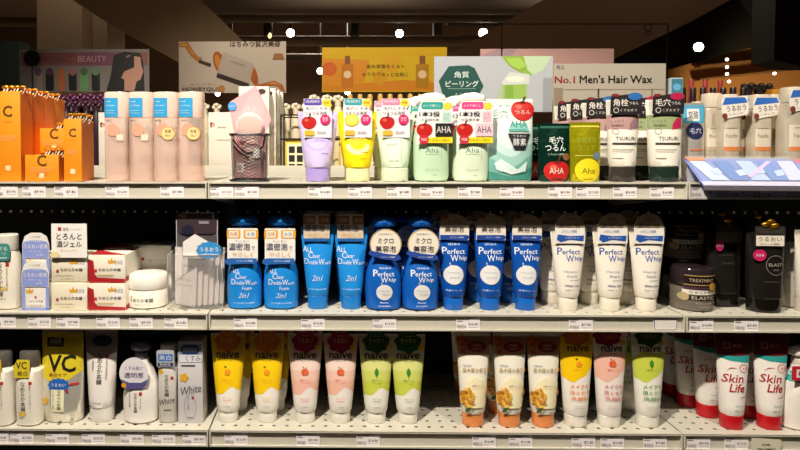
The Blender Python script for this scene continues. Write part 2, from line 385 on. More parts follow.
# ------------------------------------------------------------ bottom shelf, left bay
def vert(s, cx, cz, w, h, col, o=None): return ('T', '\n'.join(s), cx, cz, w, h, col, o or {})
def soybottle(tagcol):
    r = thing('lotion_bottle', 'bottle', group='white soy lotion bottles on the bottom shelf')
    pr = [(0, 10.5, 8.5), (1.5, 12.6, 10.5), (40, 13, 11), (54, 12.4, 10.5), (57, 9, 8.5), (58, 8.4, 8)]
    m = MB(); m.loft(scale(pr), mat('#f1eadb', 'plastic'), 2.6); m.build('bottle_body', r)
    cp = [(58, 9.6, 9), (59, 10, 9.4), (71, 9.6, 9), (72.5, 8.8, 8.2)]
    m = MB(); m.loft(scale(cp), mat('#5f5a52', 'plastic'), 2); m.build('cap', r)
    art([vert('なめらか本舗', -2.5, 30, 5, 30, '#2a2420', {'b': .03}), vert('豆乳イソフラボン', 4.5, 30, 2, 24, '#8a6a5a'), ('R', 3.5, 42, 6.5, 45, '#b8302a'), ('E', -3, 13, 4, 2.6, '#e8c85a'), ('T', '化粧水', -4, 9, 6, 1.6, '#4a4440')], Surf(scale(pr), 2.6), 'printed_design', r)
    card([(-10, 49), (4, 49), (5.5, 60), (5, 67), (-7, 67), (-11, 60)], -11.5, .5, [('T', 'VC', -3, 61.5, 11, 7, '#2a2420', {'b': .02}), ('T', '美白', -2, 53.5, 10, 5, '#6a5a10')], 'hang_tag', r, tagcol)
    return r
stock(soybottle('#e6cf2c'), [(31, .03, 'white bottle with yellow neck tag, beside the zip pouch'), (3, .028, 'white bottle with yellow neck tag, cut by the left edge of the photo')], 'b')
def pouch(name, cat, W, H, D, col, items, kind='foil', group=None, spout=False, topW=None, n=2.0, seal=True):
    """stand-up refill pouch: gusseted bottom, flat top seal"""
    r = thing(name, cat, group=group); a = W/2; topW = topW or a
    pr = [(0, a*.86, D*.42), (2, a*.95, D*.5), (H*.18, a*.98, D*.55), (H*.45, (a+topW)/2, D*.46), (H*.75, topW, D*.24), (H*.9, topW, D*.08), (H*.94, topW, .5), (H, topW, .45)]
    m = MB(); m.loft(scale(pr), mat(col, kind), n)
    if seal:
        z = H*.955; m.box(-topW*.99*U, topW*.99*U, -.62*U, .62*U, z*U, (z+.5)*U, mat(col, kind))
    bo = m.build('pouch_body', r); art(items, Surf(scale(pr), n), 'printed_design', bo); return r
o = pouch('refill_pouch', 'pouch', 42, 91, 20, '#eee9dc', [
    ('B', [(-1, 46), (-.2, 38), (.3, 43), (1, 50)], [(-1, 89), (1, 89)], '#dcc628'), ('R', -15, 75, 2, 86, '#2a241c'), ('R', -13.5, 76.5, .5, 84.5, '#6a604a'), ('T', '詰替用', -6.5, 80.5, 11, 4, '#e8e0c8'),
    ('T', 'VC', 1, 59, 28, 17, '#1c1a08', {'b': .04}), ('T', '美白ケア', -2, 48, 18, 4, '#8a3018'), ('P', blob(-1, 38, 7, 12, .5, 0, 1.5), '#2262b4'), ('T', 'うるおい', -1, 38.5, 15, 3.2, '#eef2f8'),
    ('R', 10, 38, 18, 40, '#c8302a'), ('R', -8, 12, 5, 34, '#f4efc8'), vert('なめらか本舗', 0, 24, 4, 20, '#2a2420', {'b': .03}), vert('つめかえ用', -6, 24, 1.8, 18, '#4a4020'), ('R', 6.5, 31, 9, 34, '#b8302a'), ('E', -15, 22, 2.5, 3.5, '#e8b82a'), ('T', '200', 12, 8, 5, 1.5, '#4a4440')])
place(o, 64, .045, 'b', 'white and yellow stand-up refill pouch with large dark letters')
o, sf = tube('face_wash_tube', 'tube', 90, 16.6, 12.6, 11.6, 14, '#f0e9e2', '#e6e0d8', [
    ('B', [(-1, 68), (0, 62), (1, 68)], [(-1, 89), (1, 89)], '#8a7a78'), ('E', 1, 80, 10, 5.5, '#1c2c4c'), ('T', 'しっとり', 1, 80, 14, 4.6, '#7a8ab0'), vert('なめらか本舗', 0, 53, 5.5, 30, '#2a2420', {'b': .03}), vert('豆乳の洗顔料', 7, 52, 2, 20, '#8a6a5a'), vert('薬用', -7, 56, 2, 10, '#6a5a5a'),
    ('R', 5.5, 63.5, 8.5, 67, '#b8302a'), ('T', '150g', -1, 20, 8, 1.6, '#6a605a')])
place(o, 102.5, .05, 'b', 'white face wash tube with vertical dark lettering beside the refill pouch')
pr = [(0, 15.5, 12), (2, 17.5, 14), (22, 18.2, 14.5), (40, 16.5, 13.5), (52, 12, 10.5), (58, 8, 8), (62, 7.5, 7.5)]
o = pumpbottle('foam_pump_bottle', 'bottle', None, '#f2ece4', pr, 2.1, [vert('なめらか本舗', -2, 22, 3.6, 20, '#2a2420', {'b': .03}), vert('豆乳洗顔', -8, 24, 1.6, 14, '#5a4a4a'), ('R', 1.5, 29, 4.6, 32.5, '#b8302a'), vert('泡洗顔', 3, 21, 1, 12, '#8a6a5a')], None, 0, foamhead('#6a6274', 60, 8))
card(ell(-3, 52, 14.5, 15.5)[1:16]+ell(-3, 52, 14.5, 15.5)[16:], -14.8, .5, [('P', [(-16, 46), (-14, 39), (-8, 36.2), (4, 36.2), (9, 40), (11, 46), (4, 42.5), (-8, 42.5)], '#5a5590'), ('T', 'くすみ抜け', -3, 57, 18, 4, '#7a6a9a'), ('T', '透明感', -3, 50, 19, 5.5, '#5f5080', {'b': .02}), ('E', -13, 40, 2.5, 2.5, '#e8a02a')], 'hang_tag', o, '#e9e4e8')
place(o, 142, .05, 'b', 'white foam pump bottle with a round pale hang tag')
# clear serum bottle with blue tag
r = thing('serum_bottle', 'bottle', 'slim milky bottle with dark script and a blue header card')
pr = [(0, 8.4, 7), (1.5, 9.4, 8), (55, 9.4, 8), (60, 7, 6.4), (63, 6, 6)]
m = MB(); m.loft(scale(pr), mat('#d8d4cc', 'plastic'), 3); m.build('bottle_body', r)
m = MB(); m.loft(scale([(63, 7.6, 7), (64, 8, 7.4), (77, 7.8, 7.2), (78, 7, 6.5)]), mat('#cfc9c0', 'plastic'), 2); m.build('cap', r)
art([vert('なめらか本舗', 0, 38, 4.5, 22, '#1f1b18', {'b': .03}), ('T', 'White', 0, 22, 15, 6, '#3a3030', {'s': .4, 'b': 0, 'r': .25}), ('R', 4, 44, 6.6, 47, '#b8302a'), ('P', blob(-6, 52, 2.6, 5, .5), '#e8b02a'), ('R', -3, 13, 4, 13.8, '#4a4440')], Surf(scale(pr), 3), 'printed_design', r)
card(rr(-9.5, 57, 8, 74, 2), -9, .5, [('R', -8, 63, 6.5, 70, '#2a6ab8'), ('T', '美白', -1, 66.5, 12, 5, '#e8eef6'), ('R', -8.5, 58, 7, 61.5, '#28305a'), ('T', '美容液', -1, 59.8, 11, 2.4, '#e8eef6')], 'hang_tag', r, '#b9bcc6')
place(r, 169, .045, 'b', r['label'])
def carton(name, cat, W, H, D, col, items, group=None, kind='paper', side=None, top=None, label=''):
    r = thing(name, cat, label, group); DEPTH[r.name] = D/2*U
    m = MB(); m.box(-W/2*U, W/2*U, -D/2*U, D/2*U, 0, H*U, mat(col, kind), .35*U)
    if side: # printing on both sides
        sp = mat(side, kind)
        for s in (-1, 1): m.box(min(s*W/2, s*(W/2+.12))*U, max(s*W/2, s*(W/2+.12))*U, (-D/2+.6)*U, (D/2-.6)*U, .6*U, (H-.6)*U, sp)
    if top: m.box((-W/2+.6)*U, (W/2-.6)*U, (-D/2+.6)*U, (D/2-.6)*U, H*U, (H+.12)*U, mat(top, kind))
    bo = m.build('carton_body', r)
    if items: art(items, Flat(-D/2*U, W/2*U), 'printed_design', bo)
    return r
o = carton('serum_carton', 'box', 24.5, 82, 24, '#d6d3d4', [
    ('R', -11.8, 61, 11.8, 80, '#8e92a8'), ('P', rr(-9, 69, 9, 79, 4), '#24365f'), ('T', '美白美容液', 0, 74, 14, 4, '#c8d0e0'), ('R', -11, 61.5, 11.5, 69, '#e6e4ea'), ('T', 'くすみ', 3, 65.3, 15, 6, '#38406e'), ('R', -9, 57.5, 5, 58.8, '#5a5560'),
    ('P', blob(-6, 46, 4.2, 5, .8), '#e8b02a'), ('T', 'White', 1, 34, 20, 8, '#5a5560', {'s': .4, 'b': -.005, 'r': .2}), ('O', 0, 17, 6, 13, .35, '#a8a2a8'), vert('なめらか本舗', -2, 21, 1.6, 14, '#4a4450'), ('E', 2.5, 26, 1.2, 1.2, '#c03030'), ('R', -3, 6, 3, 6.6, '#6a6460')], side='#c9c2ba')
place(o, 190.5, .055, 'b', 'pale silver carton with white script, at the divider of the bottom shelf', .0)
# ------------------------------------------------------------ middle shelf, left bay
def gold_crown(cx, cz, r=3): return [('P', [(cx-r, cz-r*.7), (cx+r, cz-r*.7), (cx+r*1.2, cz+r*.6), (cx+r*.5, cz), (cx, cz+r), (cx-r*.5, cz), (cx-r*1.2, cz+r*.6)], '#e8a82a')]
r = thing('lotion_bottle', 'bottle', 'white lotion bottle with teal tag at the left edge of the middle shelf')
pr = [(0, 10.5, 9), (1.5, 12, 10.5), (52, 12, 10.5), (57, 9.5, 9), (58, 9, 8.6)]
m = MB(); m.loft(scale(pr), mat('#efe7d6', 'plastic'), 2.4); m.build('bottle_body', r)
m = MB(); m.loft(scale([(58, 10, 9.4), (59, 10.4, 9.8), (73, 10, 9.4), (74, 9, 8.4)]), mat('#e9e1d2', 'plastic'), 2); m.build('cap', r)
art([vert('なめらか本舗', -3, 30, 6, 34, '#4a2f16', {'b': .03}), vert('豆乳の化粧水', 4, 30, 2, 22, '#b08a30'), ('R', 2.8, 43, 6, 47, '#b8302a'), ('E', 1, 21, 3, 2, '#e8c86a'), ('T', '化粧水', -1, 11, 8, 1.6, '#5a4a40')], Surf(scale(pr), 2.4), 'printed_design', r)
card(rr(-13, 49, 8, 66, 4), -11.6, .5, [('T', 'あげる', -2, 61, 15, 4, '#e8f0ec'), ('T', 'ハリ', -2, 56, 11, 3, '#e8f0ec'), ('R', -9, 51.5, 5, 52.4, '#e8f0ec')], 'hang_tag', r, '#3d8f86')
card([(-13, 66), (-3, 66), (-5, 72), (-13, 74)], -12, .5, [], 'corner_tag', r, '#e8a830')
place(r, 9, .04, 'm', r['label'])
G = 'soy cream boxes with blue header cards'
def blueheader():
    r = carton('cream_carton', 'box', 25, 27, 24, '#efe8dc', [('E', 0, 8, 9, 5, '#f6f0e6'), ('T', 'なめらか本舗', 0, 8.5, 14, 2.6, '#4a3a3a')]+gold_crown(-6, 19, 3.2)+lines(-6, 7, 4.5, 2, 1.6, '#b0a090', .4)+[('R', -1, 11.5, 1, 13.5, '#b8302a')], G)
    pts = [(-13.5, 0), (13.5, 0), (13.5, 37), (11, 45), (5, 48.5), (-5, 48.5), (-11, 45), (-13.5, 37)]
    hole = [(-13.5, 1), (-10, 1), (-10, 24), (10, 24), (10, 1), (13.5, 1), (13.5, 37), (11, 44), (5, 47.5), (-5, 47.5), (-11, 44), (-13.5, 37)]
    card([(-13.5, 23), (13.5, 23), (13.5, 37), (11, 45), (5, 48.5), (-5, 48.5), (-11, 45), (-13.5, 37)], -12.7, .4, [('R', -13, 23.4, 13, 37, '#93a3e2'), ('P', [(-13, 37), (13, 37), (11, 39.5), (5, 41), (-5, 41), (-11, 39.5)], '#93a3e2'),
         ('T', 'しっとり保湿', 0, 44.5, 10, 2, '#8a7a70'), ('T', 'うるおい密着', 0, 35, 24, 4.6, '#f4f2f8', {'b': .03}), ('T', 'ハリのある肌へ', 0, 40, 14, 1.8, '#f4f2f8'), ('T', 'クリーム', 0, 30, 12, 2, '#f4f2f8'), ('T', '豆乳', 4, 26.5, 7, 1.6, '#f4f2f8')], 'header_card', r, '#f4efe6')
    mb = MB()
    for x0, x1, z0, z1 in ((-13.6, -10.4, 0, 23), (10.4, 13.6, 0, 23), (-13.6, 13.6, 0, 2)): mb.box(x0*U, x1*U, -12.9*U, -12.4*U, z0*U, z1*U, mat('#93a3e2', 'paper'))
    mb.build('blue_frame', r, smooth=False); return r
bh = blueheader()
place(bh, 36, .045, 'm', 'cream box with lavender blue header card, front one of the pair')
b2 = dup(bh); place(b2, 37, .056, 'm', 'cream box with lavender blue header card, stacked on the front one', dz=27.3*U)
def gelbox(): 
    return carton('gel_carton', 'box', 35.5, 27, 26, '#f0e6cc', [('E', 10, 18, 7, 7, '#fbf8f0'), ('T', '高保湿', 11, 19, 8, 4, '#8a7a60')]+gold_crown(4, 20, 3.4)+[('T', 'なめらか本舗', 2, 12, 22, 3.4, '#4a3626', {'b': .03}), ('R', -13, 9, -10.5, 12, '#b8302a'), ('R', -14, 6, 4, 6.5, '#c0ac7a')]+[('T', 'とろんと濃ジェル', -2, 3, 14, 1.8, '#a08040')], 'cream coloured gel boxes', top='#e6dcc0')
g = gelbox(); place(g, 69.5, .045, 'm', 'cream gel box, lower one of the stack')
g2 = dup(g); place(g2, 70, .048, 'm', 'cream gel box, upper one, below the white Japanese sign', dz=28*U)
r = thing('shelf_talker', 'sign', 'white card with dark Japanese lettering standing above the cream gel boxes')
card(rr(-17.5, 0, 17.5, 33.5, .8), 0, .6, [('R', -11, 26.5, -7.5, 30, '#b8302a'), ('T', '豆乳', -3, 28, 6, 3, '#3a3430'), ('T', 'イソフラボン', 7, 28, 12, 1.8, '#9a9080'), ('T', 'とろんと', 0, 21, 25, 6, '#3a3430', {'b': .02}), ('T', '濃ジェル', 0, 13.5, 25, 6.2, '#3a3430', {'b': .02}), ('T', 'オールインワン', 0, 7.3, 17, 2.4, '#d8a820'), ('E', -14, 3, 5, 3, '#f0e0a8')], 'sign_card', r, '#f8f4ec')
place(r, 70, .0155, 'm', r['label'], dz=52.4*U)
def redbox():
    r = carton('cream_carton', 'box', 37, 27, 40, '#f4ecd8', [('P', [(-18.3, .5), (18.3, .5), (18.3, 3.4), (-9, 4.5), (-12, 8), (-13, 21), (-18.3, 23)], '#b01c24'), ('E', 11, 18.5, 7, 7, '#fbf8f0'), ('T', '高保湿', 12, 19.5, 8, 4, '#8a7a60')]+gold_crown(5, 21, 3.2)+[('T', 'なめらか本舗', 3, 12.5, 22, 3.2, '#4a3626', {'b': .03}), ('R', -12, 10, -9.6, 13, '#c03028'), ('R', -9, 7, 8, 7.6, '#c8a83a'), ('R', -9, 5.6, 6, 6, '#b0a080')], 'red and cream boxes')
    m = MB()
    for s in (-1, 1): m.box(min(s*18.5, s*18.65)*U, max(s*18.5, s*18.65)*U, -19.4*U, 19.4*U, .6*U, 5*U, mat('#b01c24', 'paper'))
    m.add([(x*U, y*U, 27.15*U) for x, y in ((-18, -19.5), (18, -19.5), (18, -17), (-12, 4), (-14, 19.5), (-18, 19.5))], [tuple(range(6))], mat('#b01c24', 'paper'))
    m.add([(x*U, y*U, 27.15*U) for x, y in ((18, 4), (18, 19.5), (2, 19.5), (10, 12))], [tuple(range(4))], mat('#b01c24', 'paper'))
    m.build('red_panel', r, smooth=False, fixn=False); return r
g = redbox(); place(g, 107, .058, 'm', 'red and cream box at the bottom of its stack')
g2 = dup(g); place(g2, 107.5, .062, 'm', 'red and cream box on top, in front of the second row', rz=-.02, dz=27.6*U)
for k, (dz, w) in enumerate(((0, 'bottom'), (27.6*U, 'top'))):
    q = dup(g); place(q, behind(107.5, .06, .145)+1, .145, 'm', 'red and cream box of the second row, %s one' % w, rz=.03, dz=dz)
def jar(col, items, W=20, H=33, lid='#f6f1e6', name='cream_jar', bodyk='plastic', lidk='plastic', group=None):
    r = thing(name, 'jar', group=group)
    pr = [(0, W*.9, W*.9), (1.5, W, W), (H*.52, W, W), (H*.56, W*.95, W*.95)]
    m = MB(); m.loft(scale(pr), mat(col, bodyk), 2, 44); bo = m.build('jar_body', r)
    lp = [(H*.57, W*.99, W*.99), (H*.59, W*1.01, W*1.01), (H*.94, W*.99, W*.99), (H*.99, W*.93, W*.93), (H, W*.8, W*.8)]
    m = MB(); m.loft(scale(lp), mat(lid, lidk), 2, 44); m.build('lid', r)
    art(items, Surf(scale([(0, W, W), (H*.95, W, W)]), 2, dy=-.0004), 'printed_design', bo); return r
o = jar('#f4efe2', [('T', 'なめらか本舗', -2, 9, 24, 4, '#2a2622', {'b': .02}), ('T', '豆乳クリーム', 0, 4.5, 16, 1.6, '#8a8070'), ('R', -13, 11, -11.5, 13, '#b8302a')])
place(o, 148.5, .065, 'm', 'round white cream jar with dark lettering')
r = carton('cream_carton', 'box', 40, 28, 34, '#f4efe6', [('R', -12, 12, -9, 15, '#b8302a'), ('T', '豆乳イソフラボン', 4, 12, 18, 2.2, '#8a8078'), ('R', -6, 9, 10, 9.4, '#b0a898')], label='plain white box with a small red mark behind the round jar')
place(r, 153, .15, 'm', r['label'], dz=28.6*U)
r2 = dup(r); place(r2, 153, .15, 'm', 'plain white box under the other one behind the round jar')
# acrylic tester box with foil samples
r = thing('acrylic_box', 'container', 'clear acrylic box holding foil sample sachets')
m = MB(); w, d, h, t = 27.5, 20, 55, .9; cl = mat('#fbf9f6', 'clear7')
for b in ((-w, w, -d, -d+t, 0, h), (-w, w, d-t, d, 0, h), (-w, -w+t, -d+t, d-t, 0, h), (w-t, w, -d+t, d-t, 0, h), (-w, w, -d, d, 0, t)): m.box(*[v*U for v in b], cl)
m.build('walls', r, smooth=False)
m = MB(); em = mat('#f2eee8', 'gloss')
for x in (-w, w-.6): 
    for y in (-d, d-.6): m.box(x*U, (x+.6)*U, y*U, (y+.6)*U, 0, h*U, em)
m.box(-w*U, w*U, -d*U, (-d+.6)*U, (h-.5)*U, h*U, em); m.box(-w*U, w*U, (d-.6)*U, d*U, (h-.5)*U, h*U, em)
for s in (-w, w-.6): m.box(s*U, (s+.6)*U, -d*U, d*U, (h-.5)*U, h*U, em)
m.build('polished_edge', r, smooth=False); DEPTH[r.name] = 20*U; place(r, 195, .065, 'm', r['label'])
pbase = r.location.copy()
def sachet(top='#f6f2ec'):
    q = pouch('sample_sachet', 'sachet', 29, 58, 2.6, top, [('T', '試供品', 4, 40, 12, 3, '#8a8078'), ('R', -10, 20, 10, 20.5, '#a8a098'), ('T', 'クリーム', 0, 26, 14, 3, '#8a8078')], 'gloss', 'foil sample sachets in the acrylic box'); return q
sc = sachet(); ws = ['frontmost', 'second', 'third', 'fourth', 'fifth', 'rearmost']
for k in range(6):
    q = sc if k == 0 else dup(sc)
    q.location = (pbase.x+(-13+5.2*k)*U, pbase.y+(-5.5+2.2*k)*U, SHELF['m']+1.1*U+.0006); q.rotation_euler = (-.03, .0, -.5+random.uniform(-.03, .03)); q['label'] = '%s white foil sachet standing in the acrylic box' % ws[k]
r = thing('plastic_clamshell', 'package', 'tall smoky plastic package sticking out of the acrylic box with a blue bubble')
m = MB(); m.prism([(x*U, z*U) for x, z in rr(-21, 2, 21, 96, 6)], -.3*U, .3*U, mat('#f0eaec', 'clear6')); m.build('plastic_shell', r)
art([('P', rr(-19, 74, 19, 94, 5), '#3a2c34'), ('P', [(-14, 50), (14, 50), (15, 62), (12, 66), (-2, 74), (-14, 66)], '#ece6e2'), ('R', -20.5, 8, -19.9, 88, '#d8ccd0'), ('R', 19.9, 8, 20.5, 88, '#d8ccd0'), ('R', -15, 94.6, 15, 95.2, '#d8ccd0'), ('E', -9, 78, 6, 5, '#1c1a30'), ('E', -14, 92, 4, 2, '#8a5a1c'), ('R', 2, 84, 12, 87, '#8a8088')], Flat(-1.05*U), 'printed_insert', r)
card(blob(12, 58, 8.4, 12, .5, 0, 1.45), -2.2, .6, [('T', 'うるおう', 12, 58.8, 18, 4.4, '#f4f6fa', {'b': .02}), ('T', 'クリーム', 12, 54.6, 9, 1.6, '#f4f6fa')], 'bubble_tag', r, '#2e8fd0')
r.location = (pbase.x+2*U, pbase.y-17.0*U, SHELF['m']+1.1*U+.0006); r.rotation_euler = (-.0, 0, 0)
# ------------------------------------------------------------ middle shelf, centre bay
WH = '#eef3fa'
def swoosh(z0, z1, col): return ('P', [(-12, z0+1.5), (-10, z1), (11, z1), (13, z0+2.5), (10, z0), (-9, z0)], col)
def acfoam():
    pr = [(0, 14.5, 11), (2, 17, 13.5), (22, 17.6, 14), (36, 16.8, 13.4), (44, 14.5, 12), (50, 12, 10.5), (54, 9, 8.5), (57, 8, 8), (71, 7.5, 7.5)]
    def hd(r): foamhead('#1568b4', 71.5, 11)(r)
    r = pumpbottle('foam_pump_bottle', 'bottle', 'light blue foam pump bottles', '#1c8ade', pr, 2.2, [('T', 'A', -10.5, 39, 4, 6, WH), ('T', 'LL', -5.5, 38.3, 5, 4, WH), ('T', 'C', -5.5, 33.3, 4.5, 5.6, WH), ('T', 'lear', .5, 32.8, 7, 4, WH), ('T', 'D', -9.5, 27.6, 4.2, 5.6, WH), ('T', 'ouble', -2.5, 27, 8.5, 4, WH), ('T', 'W', 5, 27.4, 5.6, 5.4, WH), ('T', 'ash', 11, 26.4, 5.6, 3.2, WH), ('T', 'Foam', 4, 21.6, 9, 3.6, WH), ('T', '2in1', 1, 14.5, 11, 5, WH, {'s': .4, 'b': -.008}), ('T', 'メイクも落とせる泡洗顔', 1, 6.8, 20, 1.6, WH), ('T', 'SENKA', 3, 43.5, 9, 1.5, WH)], None, 0, hd)
    card(rr(-15, 49, 15, 81, 1), -14.5, .5, [('P', rr(-15.5, 71, -2, 79.5, 1.5), '#eea52e'), ('P', rr(1, 71, 15.5, 79.5, 1.5), '#eea52e'), ('R', -13.5, 72, -4, 78.5, '#f6efe0'), ('R', 3, 72, 13, 78.5, '#f6efe0'), ('T', '洗顔', -9, 75.3, 8, 4, '#d08a20'), ('T', '水洗', 8, 75.3, 8, 4, '#4a80b0'),
        ('T', 'もこもこ', 0, 68.6, 14, 1.6, '#4a6080'), ('T', '濃密泡', -3, 63, 21, 7, '#22305a', {'b': .02}), ('T', 'で', 10.5, 61.5, 3.4, 4, '#22305a'), ('T', 'やさしく', 0, 55.5, 21, 5, '#e8b878', {'b': .02})], 'hang_tag', r, '#f4eee6')
    card([(-14, 44.5), (-17.5, 47), (-17, 50), (-13, 51.5), (14, 51.5), (14, 46.5), (-10, 45.5)], -15.2, .5, [('T', 'メラニン洗顔', 2, 49, 16, 2, '#f0f4fa')], 'ribbon_tag', r, '#1c62b0')
    return r
stock(acfoam(), [(244.8, .055, 'light blue foam pump bottle with tag, beside the acrylic box'), (281.2, .055, 'light blue foam pump bottle with tag, beside the light blue tubes')], 'm')
def actube():
    it = [('T', 'SENKA', 2, 66, 10, 1.8, WH), ('T', 'A', -12.5, 59.3, 4, 6, WH), ('T', 'LL', -7.5, 58.6, 5, 4.4, WH), ('T', 'C', -7, 53.2, 4.6, 5.8, WH), ('T', 'lear', -.8, 52.6, 7.4, 4.2, WH), ('T', 'D', -11, 47.2, 4.4, 5.8, WH), ('T', 'ouble', -4, 46.4, 8.5, 4.2, WH), ('T', 'W', 4, 46.8, 6, 5.6, WH), ('T', 'ash', 10.3, 45.8, 5.8, 3.4, WH), ('T', '2in1', 0, 31, 11, 5.5, WH, {'s': .4, 'b': -.008}), ('T', 'メイクも落とせる洗顔', 0, 20, 18, 1.6, WH)]
    r, sf = tube('face_wash_tube', 'tube', 81, 16.8, 10.6, 9.8, 13, '#2090e2', '#1a80d4', it, 'light blue face wash tubes', off=335)
    card(rr(-14, 67, 12, 94.5, 1.5), -3.8, .5, [('P', rr(-14.5, 84, -2, 92.5, 1), '#9a6a42'), ('P', rr(1, 84, 12.5, 92.5, 1), '#9a6a42'), ('T', '洗顔', -8, 88.3, 8, 4, '#e8dcc8'), ('T', '水洗', 7, 88.3, 8, 4, '#e8dcc8'), ('T', '濃密泡', -3, 80.5, 20, 6.5, '#22305a', {'b': .02}), ('T', 'やさしく', 0, 73, 20, 5, '#e8b878', {'b': .02}), ('R', -14, 67, 12, 70, '#1c62b0')], 'hang_tag', r, '#d8c8b0')  # brown badges and tan paper have the top shelf's shade mixed in
    return r
stock(actube(), [(317.6, .052, 'light blue tube with tag, beside the pump bottles'), (351, .052, 'light blue tube with tag, left of the round tagged pump bottles'),
                 (behind(317.6, .052, .105)+1, .105, 'light blue tube in second row behind the first light blue tube'), (behind(351, .052, .105)-2, .105, 'light blue tube in second row, left of the dark blue bottles')], 'm')
DROP = lambda cx, cz, r: ('P', [(cx+r*math.cos(t), cz+r*math.sin(t)*.95) for t in [math.pi*.62+2*math.pi*q/30*.93 for q in range(30)]]+[(cx-r*.32, cz+r*.98), (cx-r*.42, cz+r*1.2), (cx-r*.3, cz+r*1.22)], '#e6e4e2')
def pwfoam():
    pr = [(0, 14.5, 11), (2, 17.2, 13.5), (20, 18, 14), (34, 17.4, 13.6), (43, 15, 12), (50, 11.5, 10), (54, 9, 8.5), (57, 8, 8), (70, 7.5, 7.5)]
    it = [('T', 'SENKA', 1, 42, 12, 1.8, WH), ('T', 'P', -8.55, 37.1, 4.37, 6.46, WH, {'b': .01}), ('T', 'erfect', 1.6, 36.5, 16.325, 4.56, WH, {'b': .008}), ('T', 'W', 0, 30.8, 7.03, 5.7, WH, {'b': .01}), ('T', 'hip', 7.98, 30.3, 7.22, 5.13, WH, {'b': .008}), DROP(0, 18.5, 8), ('T', 'Whipping', 0, 20, 10, 2, '#9aa4b4', {'s': .3, 'b': -.01}), ('T', 'foam', 2, 16.5, 8, 2, '#9aa4b4', {'s': .3, 'b': -.01}), ('T', 'Beauty', 0, 8.3, 8, 2, WH, {'b': .02}), ('T', '泡洗顔料', 0, 5, 12, 1.6, WH)]
    r = pumpbottle('foam_pump_bottle', 'bottle', 'dark blue foam pump bottles with round tags', '#1160bd', pr, 2.2, it, None, 0, foamhead('#125ab0', 71, 10))
    card(ell(1, 66, 15.4, 15), -14.5, .5, [('O', 1, 66, 15.3, 14.9, .8, '#c8a05a'), ('T', 'きめ細かい', 1, 76, 14, 1.8, '#6a6a70'), ('T', 'ミクロ', 1, 69.5, 15, 5.4, '#2a2c40', {'b': .02}), ('T', '美容泡', 1, 61.5, 20, 6.4, '#2a2c40', {'b': .02})], 'hang_tag', r, '#f1e8d6')
    card([(-13.5, 55), (-16, 57), (-14, 60), (0, 57), (14, 55.5), (16, 52), (12, 50), (-2, 51.5)], -15.1, .5, [('T', 'メラニン洗顔', 3, 53.6, 14, 1.6, '#f0f4fa')], 'ribbon_tag', r, '#22489e')
    return r
stock(pwfoam(), [(383, .05, 'dark blue foam pump bottle with round cream tag, left one'), (419.8, .05, 'dark blue foam pump bottle with round cream tag, beside the dark blue tubes'),
                 (behind(419.8, .05, .12)-8, .12, 'dark blue foam pump bottle in second row between the tagged ones'), (behind(383, .05, .125)-7, .13, 'dark blue foam pump bottle in second row, hidden behind the left one')], 'm')
def dome(w, z0, z1, zs): return [(-w, z0), (w, z0), (w, zs)]+[(w*math.cos(t), zs+(z1-zs)*math.sin(t)) for t in [math.pi*q/14 for q in range(1, 14)]]+[(-w, zs)]
def pwtube(white):
    c1 = '#2352a8' if white else WH
    body = '#f5edde' if white else '#0b50aa'
    it = [('T', 'SENKA', 0, 64.5, 12, 1.8, c1), ('T', 'P', -9.45, 58.3, 4.83, 7.14, c1, {'b': .01}), ('T', 'erfect', 1.8, 57.7, 17.875, 5.04, c1, {'b': .008}), ('T', 'W', 0, 51.2, 7.77, 6.3, c1, {'b': .01}), ('T', 'hip', 8.82, 50.7, 7.98, 5.67, c1, {'b': .008})]
    if not white: it += [DROP(-1, 35, 9.8), ('T', 'Whipping', -1, 37, 12, 2, '#9aa4b4', {'s': .3, 'b': -.01}), ('T', 'foam', 0, 32.5, 10, 2, '#9aa4b4', {'s': .3, 'b': -.01}), ('T', '洗顔フォーム', -1, 20, 16, 1.6, WH)]
    else: it += [('T', 'Cleansing', 0, 38.5, 13, 2.6, '#6a84b4', {'s': .3, 'b': -.01}), ('T', 'foam', 1, 34.5, 10, 2.6, '#6a84b4', {'s': .3, 'b': -.01}), ('R', -1, 30.2, 10, 30.6, '#8a9ac0'), ('T', 'White Clay', 1, 25, 14, 2.4, '#2a3c80', {'b': .03}), ('T', '洗顔フォーム', 1, 21, 14, 1.4, '#2a3c80')]
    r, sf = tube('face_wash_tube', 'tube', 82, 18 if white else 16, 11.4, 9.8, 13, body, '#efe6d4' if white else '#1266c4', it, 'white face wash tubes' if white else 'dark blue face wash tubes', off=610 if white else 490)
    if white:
        card(dome(14.5, 66, 96, 81), -4.1, .5, [('P', dome(14.3, 81.5, 95.6, 82), '#94866f'), ('T', '濃密泡', -1, 83.5, 22, 4.6, '#2a2824'), ('T', '新登場', 0, 90, 8, 3, '#4a4438'), ('T', 'メラニン洗顔', -1, 78, 15, 3, '#2a54a8'),  # brown dome paints in clear film lying in shade
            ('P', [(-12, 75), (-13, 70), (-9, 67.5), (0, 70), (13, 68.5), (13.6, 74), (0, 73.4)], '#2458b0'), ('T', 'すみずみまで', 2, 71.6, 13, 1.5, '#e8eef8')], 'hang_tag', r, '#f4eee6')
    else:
        card(dome(14.5, 69, 95, 79), -3.7, .5, [('P', dome(14.3, 83.5, 94.6, 84), '#9a876a'), ('T', 'ミクロ', 0, 87, 14, 4.5, '#2a2824', {'b': .02}), ('T', '美容泡', 0, 79.6, 19, 6, '#2a2824', {'b': .02}), ('P', [(-14, 74), (-14, 69.5), (12, 68), (15, 72), (13, 74)], '#22489e'), ('T', 'メラニン洗顔', 2, 71.6, 14, 1.5, '#e8eef8'), ('E', -9, 92, 3, 2, '#8a2a20')], 'hang_tag', r, '#eee4d4')  # dome colour carries the shade on the smoky film
    return r
